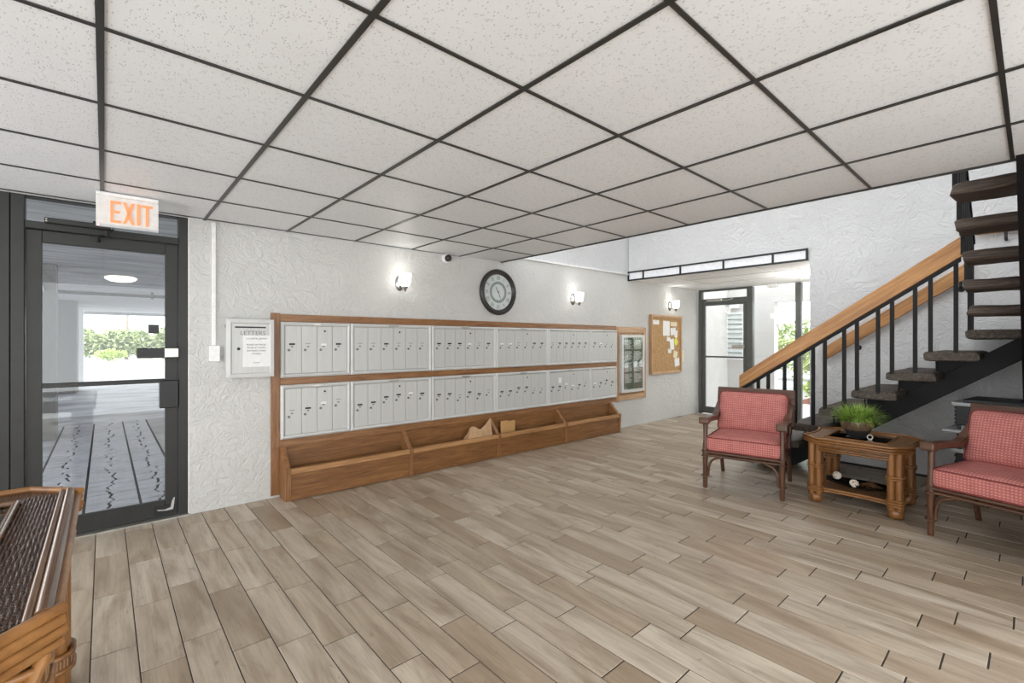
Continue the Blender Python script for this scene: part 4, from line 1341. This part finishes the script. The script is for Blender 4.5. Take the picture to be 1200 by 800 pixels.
# tray with rattan balls on the shelf
tr = thing('boat_tray', 'black boat shaped tray on the lower shelf of the end table', 'tray', (4.74, .975, .126), radians(90))
tm = MB(); vs = []; fs = []
nu, nv = 20, 8
for i in range(nu + 1):
    u = i / nu * 2 - 1
    hw = .105 * (1 - abs(u) ** 2.6) + .004
    rise_ = .028 * abs(u) ** 2
    for j in range(nv + 1):
        v = j / nv * 2 - 1
        vs.append((u * .235, v * hw, .004 + .048 * v * v * (1 - .35 * abs(u)) + rise_))
for i in range(nu):
    for j in range(nv):
        a = i * (nv + 1) + j
        fs.append((a, a + nv + 1, a + nv + 2, a + 1))
top = len(vs)
vs += [(x, y, z - .005) for x, y, z in vs]
fs += [tuple(k4 + top for k4 in q)[::-1] for q in fs]
tm.add(vs, fs).build('tray', M['tray'], tr, loc=(0, 0, .001), smooth=True)
def cane_ball(label, loc, r, seed):
    o = tag(None or link('rattan_ball', None, None, loc), label, 'ornament', 'ivory rattan balls on the tray')
    q = random.Random(seed); mb = MB()
    for i in range(11):
        ax3 = Vector((q.uniform(-1, 1), q.uniform(-1, 1), q.uniform(-1, 1))).normalized()
        e1 = ax3.orthogonal().normalized(); e2 = ax3.cross(e1)
        rr2 = r - .004 - (i % 3) * .0012
        mb.tube([(e1 * cos(2 * pi * j / 18) + e2 * sin(2 * pi * j / 18)) * rr2 for j in range(18)], .0032, 5, closed=True)
    mb.build('cane_weave', M['ivory'], o, smooth=True)
    MB().lathe([(.001, -r * .78), (r * .6, -r * .5), (r * .78, 0), (r * .6, r * .5), (.001, r * .78)], 12).build('core', M['kraft'], o)
    return o
cane_ball('ivory rattan ball on the tray end nearer the first steps', (4.745, 1.135, .205), .034, 1)
cane_ball('ivory rattan ball near the middle of the black tray', (4.66, .995, .185), .034, 2)
sd_ = MB(); q = random.Random(9)
for i in range(160):
    a = q.random() * 2 * pi; r0 = sqrt(q.random())
    x, y = .075 + .085 * r0 * cos(a), .055 * r0 * sin(a)
    z = .030 + .035 * (1 - r0) + q.uniform(0, .006)
    sd_.obox((-x, y, z), (.012, .010, .010), Matrix.Rotation(q.random() * 3, 3, 'Z') @ Matrix.Rotation(q.random() * 3, 3, 'X'))
tag(tag(sd_.build('potpourri', M['seed'], None, (4.74, .975, .126), radians(90)), 'heap of brown potpourri pods in the black tray', 'potpourri'), kind='stuff')

# ================================================================== STORAGE CART UNDER THE STAIRS
cart = thing('storage_cart', 'black plastic storage cart with grey rims under the staircase', 'cart', (5.50, .14, 0), radians(-8))
def cbox(z0, z1, y0=-.42, y1=.34, slats=True):
    B(-.02, y0 + .02, z0, .34, y1 - .02, z1).build('bin', M['black_plastic'], cart, bevel=.006)
    if slats:
        n_ = 5
        for i in range(n_):
            z = z0 + (z1 - z0) * (i + .5) / n_
            B(.0, y1 - .02, z - .008, .30, y1 - .010, z + .008).build('slat', M['black_plastic'], cart)
            B(-.03, y0 + .04, z - .008, -.02, y1 - .04, z + .008).build('slat', M['black_plastic'], cart)
    MB().box(-.035, y0, z1, .355, y1 + .006, z1 + .035).build('rim', M['grey_plastic'], cart, bevel=.006)
    B(-.045, y1 - .22, z1 + .005, -.035, y1 - .12, z1 + .03).build('latch', M['grey_plastic'], cart)
cbox(.64, .805)
B(-.04, -.75, .84, .38, .27, .868).build('lid', M['black_plastic'], cart, bevel=.005)
B(-.06, -.42, .575, .36, .40, .60).build('shelf_tray', M['grey_plastic'], cart, bevel=.005)
B(.0, -.42, .60, .34, .30, .635).build('shelf_lip', M['grey_plastic'], cart, bevel=.005)
cbox(.13, .40)
for x in (.0, .32):
    for y in (-.38, .30):
        if True:
            B(x - .012, y - .012, .06, x + .012, y + .012, .84).build('upright', M['black_plastic'], cart)
            MB().lathe([(.012, -.015), (.034, -.012), (.034, .012), (.012, .015)], 16, (x, y + .03, .034), 'y').build('caster', M['black_plastic'], cart)
            B(x - .03, y + .035, .03, x + .03, y + .06, .085).build('caster_fork', M['grey_plastic'], cart, bevel=.006)

# ================================================================== RATTAN CONSOLE TABLE (near left)
ZT = .76
CX0, CX1, CY0, CY1 = -.74, -.085, 1.31, 2.70
cn = thing('console_table', 'glossy woven rattan table with glass inset beside the entrance door', 'table', ((CX0 + CX1) / 2, (CY0 + CY1) / 2, 0))
w_, d_ = CX1 - CX0, CY1 - CY0
co_ = clipped(w_, d_, .135)
ci_ = [(max(-w_ / 2 + .155, min(w_ / 2 - .155, x)), max(-d_ / 2 + .18, min(d_ / 2 - .18, y))) for x, y in co_]
ring_prism(MB(), co_, ci_, ZT - .035, ZT - .008).build('woven_top', M['weave'], cn)
# loose ropes of the woven band along its lit edge
hx_, hy_ = w_ / 2, d_ / 2
bump_ = MB()
for r6 in range(11):
    x = hx_ - .056 - r6 * .0098
    pts = []; rad = []
    n_ = 240
    for i in range(n_ + 1):
        y = -hy_ + .12 + (d_ - .24) * i / n_
        t6 = i * pi / 2 + (r6 % 2) * pi
        pts.append((x + .0010 * sin(i * .37 + r6), y, ZT - .0085 + .0008 * sin(i * .23 + r6 * 2)))
        rad.append(.0044 + .0011 * sin(t6) + .0004 * sin(i * 1.3 + r6))
    bump_.tube(pts, rad, 6)
bump_.build('woven_rope', M['weave'], cn, smooth=True)
MB().tube([(hx_ - .016, -hy_ + .13, ZT - .002), (hx_ - .016, hy_ - .13, ZT - .002)], .0165, 12).build('side_cane', M['rattan_dark'], cn, smooth=True)
MB().tube([(hx_ - .04, -hy_ + .11, ZT - .002), (hx_ - .04, hy_ - .11, ZT - .002)], .010, 10).build('side_cane', M['rattan_dark'], cn, smooth=True)
MB().tube([(hx_ + .002, -hy_ + .135, ZT - .020), (hx_ + .002, hy_ - .135, ZT - .020)], .013, 10).build('side_cane', M['rattan_x'], cn, smooth=True)
MB().tube([(hx_ - .160, -hy_ + .19, ZT - .002), (hx_ - .160, hy_ - .19, ZT - .002), (-hx_ + .160, hy_ - .19, ZT - .002), (-hx_ + .160, -hy_ + .19, ZT - .002)], .011, 10, closed=True).build('inner_cane', M['rattan_dark'], cn, smooth=True)
B(-hx_ + .155, -hy_ + .18, ZT - .020, hx_ - .155, hy_ - .18, ZT - .012).build('glass_top', M['glass'], cn)
B(-hx_ + .155, -hy_ + .18, ZT - .060, hx_ - .155, hy_ - .18, ZT - .055).build('bed', M['black'], cn)
# canes at the clipped corners and ends, ends standing proud
for sy in (-1, 1):
    for q2, (z, r) in enumerate(((ZT - .002, .013), (ZT - .026, .0145), (ZT - .052, .013), (ZT - .075, .011))):
        ext = .022 - .006 * (q2 % 2)
        for sx in (-1, 1):
            a = Vector((sx * hx_, sy * (hy_ - .135), z)); b = Vector((sx * (hx_ - .135), sy * hy_, z))
            dd = (a - b).normalized()
            MB().tube([b - dd * .01, a + dd * ext], r, 10).build('corner_cane', M['rattan_x'], cn, smooth=True)
        MB().tube([(-hx_ + .135, sy * hy_, z), (hx_ - .135, sy * hy_, z)], r, 10).build('end_cane', M['rattan_x'], cn, smooth=True)
    for sx in (-1, 1):
        cx, cy = sx * (hx_ - .085), sy * (hy_ - .175)
        lg = MB()
        for px, py in ((-.04, -.04), (.0, -.048), (.042, -.035), (-.045, .0), (.05, .01), (-.035, .042), (.04, .045), (0, .05)):
            lg.tube([(px, py, .0), (px, py, ZT - .05)], .0215, 10)
        lo = lg.build('leg', M['rattan'], cn, loc=(cx, cy, 0), smooth=True)
        for z in (.10, .60):
            MB().tube(rr_loop(.155, .155, .05, z), .010, 8, closed=True).build('binding', M['rattan_x'], lo, smooth=True)
            MB().tube(rr_loop(.155, .155, .05, z + .055), .010, 8, closed=True).build('binding', M['rattan_x'], lo, smooth=True)
            wr = MB()
            pts0 = rr_loop(.152, .152, .05, z); pts1 = rr_loop(.152, .152, .05, z + .055)
            n_ = len(pts0)
            wr.add(pts0 + pts1, [(i, (i + 1) % n_, n_ + (i + 1) % n_, n_ + i) for i in range(n_)]).build('woven_wrap', M['weave_tan'], lo)
        # curved brace cane under the corner
        a = Vector((cx + sx * .075, cy + sy * .02, ZT - .10)); 
        MB().tube(bez((cx + sx * .07, cy + sy * .05, ZT - .085), (cx + sx * .05, cy + sy * .10, ZT - .16), (cx, cy + sy * .13, ZT - .18), (cx - sx * .20, cy + sy * .17, ZT - .19), 12), .0135, 10).build('curved_brace', M['rattan_x'], cn, smooth=True)

# ================================================================== OUTSIDE THE ENTRANCE: CARPORT
gz = -.02
ground = struct(B(-14, 4.52, gz - .10, 14, 23.0, gz - .006).build('ground', M['asphalt']))
road = struct(B(-40, 23.0, gz - .10, 40, 80, gz - .02).build('ground', M['road']))
# paved path of stamped stones: three strips with proud ribs between
bed_ = B(-.50, 4.53, gz - .006, .86, 10.4, gz + .002).build('path_bed', M['groove'], ground)
rp = random.Random(21)
stripx = [-.49, -.125, .235, .545]
for a, b in zip(stripx[:-1], stripx[1:]):
    y = 4.54
    while y < 10.3:
        hgt = rp.uniform(.13, .19)
        mid = a + (b - a) * rp.uniform(.4, .6)
        k5 = [rp.uniform(-.03, .03) for _ in range(6)]
        g = .010
        y1 = min(y + hgt, 10.38)
        for (xa, xb, sgn) in ((a + .008, mid, 0), (mid, b - .008, 1)):
            if sgn == 0: poly = [(xa, y + g), (xb + k5[0] - g, y + g + k5[3] * .3), (xb + k5[1] - g, (y + y1) / 2), (xb + k5[2] - g, y1 - g + k5[4] * .3), (xa, y1 - g)]
            else: poly = [(xa + k5[0] + g, y + g + k5[3] * .3), (xb, y + g), (xb, y1 - g), (xa + k5[2] + g, y1 - g + k5[4] * .3), (xa + k5[1] + g, (y + y1) / 2)]
            cxm = sum(p[0] for p in poly) / 5; cym = sum(p[1] for p in poly) / 5
            dz = rp.uniform(0, .003)
            n5 = len(poly)
            top = [(cxm + (p[0] - cxm) * .95, cym + (p[1] - cym) * .93) for p in poly]
            MB().add([(p[0], p[1], gz - .002) for p in poly] + [(p[0], p[1], gz + .010 + dz) for p in top], [tuple(range(n5, 2 * n5))] + [(i, (i + 1) % n5, n5 + (i + 1) % n5, n5 + i) for i in range(n5)]).build('paver', M['paver'], ground)
        y = y1
struct(B(.56, 4.53, gz - .006, 3.0, 10.4, gz + .004).build('ground', M['concrete']))
cpc = struct(B(-4.5, 4.57, 2.45, 5.5, 23.2, 2.75).build('carport_ceiling', M['concrete_dark']))
struct(B(-4.5, 22.9, 2.36, 5.5, 23.3, 2.80).build('carport_beam', M['concrete']))
def column(x0, y0, x1, y1, label, m='column'):
    o = B(0, 0, 0, x1 - x0, y1 - y0, 2.47).build('column', M[m], None, (x0, y0, gz))
    return tag(o, label, 'column')
column(-1.5, 9.10, -.51, 9.56, 'broad grey concrete column nearest the entrance door')
column(-1.9, 16.9, -.55, 18.1, 'second grey concrete column deeper in the carport')
column(-.80, 20.25, -.50, 20.6, 'slim white pillar at the bright end of the carport', 'white')
pp = tag(MB().tube([(-4, 13.0, 2.36), (6, 13.0, 2.36)], .035, 10).build('ceiling_pipe', M['bronze']), 'dark pipe running across under the carport ceiling', 'pipe')
MB().box(.78, 12.95, 2.30, .82, 13.05, 2.45).build('pipe_clamp', M['bronze'], pp)
dl = thing('ceiling_lamp', 'round domed lamp on the carport ceiling', 'lamp', (.21, 10.2, 2.45))
MB().lathe([(.17, 0), (.215, -.02), (.20, -.05), (.14, -.08), (.05, -.093), (.002, -.095)], 32).build('dome', M['dome_lamp'], dl, smooth=True)
# wall lamp on the near column
wlp = thing('wall_light', 'pale half round wall light on the broad carport column', 'wall lamp', (-.78, 9.10, 2.05))
MB().prism([(-.20, 0), (.16, 0), (.13, .14), (.10, .17), (-.20, .17)], 'y', -.12, 0).build('shade', M['white_panel'], wlp, bevel=.01)
# greenery across the road
def leafy(name, label, cat, loc, size, n, mat, leaf=(.12, .07), seed=0, trunk=None, parent=None):
    q = random.Random(seed); mb = MB()
    sx, sy, sz = size
    for i in range(n):
        while True:
            u, v, w = q.uniform(-1, 1), q.uniform(-1, 1), q.uniform(-1, 1)
            rr3 = u * u + v * v + w * w
            if .25 < rr3 <= 1.0: break
        wob = .85 + .25 * noise.noise(Vector((u * 2.2 + seed, v * 2.2, w * 2.2)))
        p = Vector((u * sx * wob, v * sy * wob, sz + w * sz * wob))
        mb.leaf(p, (q.uniform(-1, 1), q.uniform(-1, 1), q.uniform(-.4, 1)), (q.uniform(-1, 1), q.uniform(-1, 1), 1), leaf[0] * q.uniform(.7, 1.4), leaf[1] * q.uniform(.7, 1.3))
    o = thing(name, label, cat, loc)
    tag(mb.build('foliage', M[mat], o), kind='stuff')
    if trunk:
        MB().tube([(0, 0, 0), (.05, 0, sz * .5), (0, .05, sz)], [trunk, trunk * .8, trunk * .5], 8).build('stem', M['bark'], o)
    return o
hx0 = -3.2
sizes = [(2.0, 1.3, 1.28), (2.1, 1.4, 1.22), (2.0, 1.3, 1.36), (2.2, 1.4, 1.44)]
labs = ['rounded green shrub across the road, nearest the white pillar', 'rounded green shrub second from the white pillar across the road', 'rounded green shrub third from the white pillar across the road', 'rounded green shrub under the palm across the road']
for i, x in enumerate((-.6, 2.6, 5.8, 9.0)):
    leafy('roadside_shrub', labs[i], 'shrub', (x - 1.3, 46 + (i % 2) * .8, gz), sizes[i], 4200, 'hedge_leaf', (.30, .18), 30 + i, .12)['group'] = 'shrubs across the road'
for i, x in enumerate((.4, 2.4)):
    leafy('low_hedge', ['low pale green hedge in front of the shrubs, nearer the pillar', 'low pale green hedge in front of the shrubs, nearer the palm'][i], 'hedge', (x * 1.3 - .2, 43.5, gz), (1.1, .6, .42), 700, 'lime_leaf', (.18, .11), 50 + i)
def palm(name, label, loc, h, n, fl_, lean, seed, mat='palm_leaf', stems=1, lw=.05, up=.9):
    q = random.Random(seed)
    o = thing(name, label, 'palm', loc)
    lm = MB()
    for s in range(stems):
        bx, by = (q.uniform(-.25, .25), q.uniform(-.25, .25)) if stems > 1 else (0, 0)
        hh = h * q.uniform(.75, 1.1) if stems > 1 else h
        MB().tube([(bx, by, 0), (bx + lean * .3, by, hh * .5), (bx + lean, by, hh)], [.05 + .02 * (stems == 1) * 3, .045, .035], 8).build('stem', M['bark'], o)
        for i in range(n):
            a = 2 * pi * i / n + q.uniform(-.2, .2)
            L_ = fl_ * q.uniform(.8, 1.15); el = up * q.uniform(.5, 1.2)
            p0 = Vector((bx + lean, by, hh))
            rach = []
            for j in range(9):
                t = j / 8
                rach.append(p0 + Vector((cos(a), sin(a), 0)) * L_ * t * cos(el * (1 - t)) + Vector((0, 0, 1)) * (L_ * t * sin(el) - L_ * .75 * t * t))
            lm.tube(rach, [.012 * (1 - .8 * j / 8) for j in range(9)], 4)
            for j in range(1, 9):
                for m5 in range(3):
                    t = (j - 1 + (m5 + .5) / 3)
                    p = rach[j - 1].lerp(rach[j], (m5 + .5) / 3)
                    dv = (rach[j] - rach[j - 1]).normalized()
                    sd2 = dv.cross(Vector((0, 0, 1))).normalized()
                    ll_ = L_ * .32 * sin(pi * min(.97, (t + 1) / 10))
                    for sg in (-1, 1):
                        lm.leaf(p, dv * .6 + sd2 * sg + Vector((0, 0, -.25)), (0, 0, 1), ll_, lw)
    tag(lm.build('fronds', M[mat], o), kind='stuff')
    return o
palm('palm_tree', 'tall palm tree rising behind the roadside shrubs', (4.3, 50, gz), 5.2, 14, 2.6, .3, 71, lw=.12)
tag(MB().tube([(0, 0, 0), (.05, 0, 3), (.1, 0, 9)], [.11, .10, .08], 10).build('utility_pole', M['bark'], None, (1.45, 52, gz)), 'pale slender pole beyond the roadside shrubs', 'pole')

# ================================================================== OUTSIDE THE ALCOVE
struct(B(XD + .09, -6, gz - .1, 30, 4.6, gz).build('ground', M['road']))
struct(B(XD + .09, 4.6, gz - .1, 30, 14, gz).build('ground', M['concrete']))
struct(B(11.6, -6, gz, 30, 3.6, gz + .02).build('ground', M['mulch']))
struct(MB().box(10.0, 3.44, gz, 10.2, 8.5, 2.75).build('wall_exterior', M['stucco_out']))
struct(MB().box(10.0, -4, 2.14, 10.2, 3.44, 2.75).build('wall_exterior_header', M['stucco_out']))
struct(MB().box(XD, 4.36, -.02, 10.1, 4.50, 2.6).build('wall_exterior_side', M['stucco_out']))
ew_ = thing('exterior_window', 'white framed jalousie window in the outdoor wall seen through the glass door', 'window', (10.0, 4.00, .98))
MB().box(-.03, 0, 0, .0, .40, .05).box(-.03, 0, .95, 0, .40, 1.0).box(-.03, 0, .05, 0, .05, .95).box(-.03, .35, .05, 0, .40, .95).build('frame', M['white'], ew_)
for i in range(9):
    MB().obox((-.015, .20, .10 + i * .1), (.004, .30, .095), Matrix.Rotation(radians(18), 3, 'Y')).build('slat', M['clock_face'], ew_)
tag(B(-.10, 0, 0, 0, .16, .16).build('porch_light', M['white_panel'], None, (10.0, 4.12, 2.06)), 'white square porch light high on the outdoor wall', 'lamp')
ib = thing('intercom_box', 'tan metal entry intercom box with conduit on the outdoor wall', 'intercom', (10.0, 4.56, 1.10))
MB().prism([(0, 0), (-.05, 0), (-.14, .50), (0, .50)], 'y', 0, .26).build('case', M['box_metal'], ib)
MB().prism([(-.052, .02), (-.140, .48), (-.146, .48), (-.058, .02)], 'y', .04, .13).build('face_plate', M['alu'], ib)
B(-.10, .06, .50, 0, .22, .72).build('upper_case', M['white'], ib, bevel=.02)
B(-.04, .02, -.35, 0, .08, 0).build('conduit', M['grey_plastic'], ib)
B(-.03, .12, .72, 0, .15, 1.4).build('conduit', M['white'], ib)
spots = [(12.6, 2.4, 2.3), (14.6, 3.6, 2.6), (15.4, 1.2, 2.4), (13.0, -.2, 2.2)]
pl = ['slender clump of areca palm nearest the alcove glass', 'areca palm clump behind the outdoor wall corner', 'areca palm clump farther back in the mulch bed', 'areca palm clump at the far side of the mulch bed']
for i, (x, y, h) in enumerate(spots):
    palm('areca_palm', pl[i], (x, y, gz), h * .42, 9, 1.5, .1, 80 + i, stems=5, lw=.045, up=1.2)['group'] = 'areca palms outside the alcove'
for i, (x, y) in enumerate(((11.9, 3.1), (11.75, 1.2), (18.5, 2.4), (18.8, 5.6))):
    leafy('garden_shrub', ['small leafy shrub at the mulch edge by the wall corner', 'small leafy shrub at the mulch edge by the palms', 'tall leafy shrub screening the garden behind the palms', 'tall leafy shrub screening the garden behind the outdoor wall'][i], 'shrub', (x, y, gz + .02),
          (.45, .45, .30) if i < 2 else (1.3, 1.3, 1.1), 500 if i < 2 else 1300, 'hedge_leaf' if i % 2 else 'lime_leaf', (.13, .07) if i < 2 else (.22, .11), 90 + i, .03)
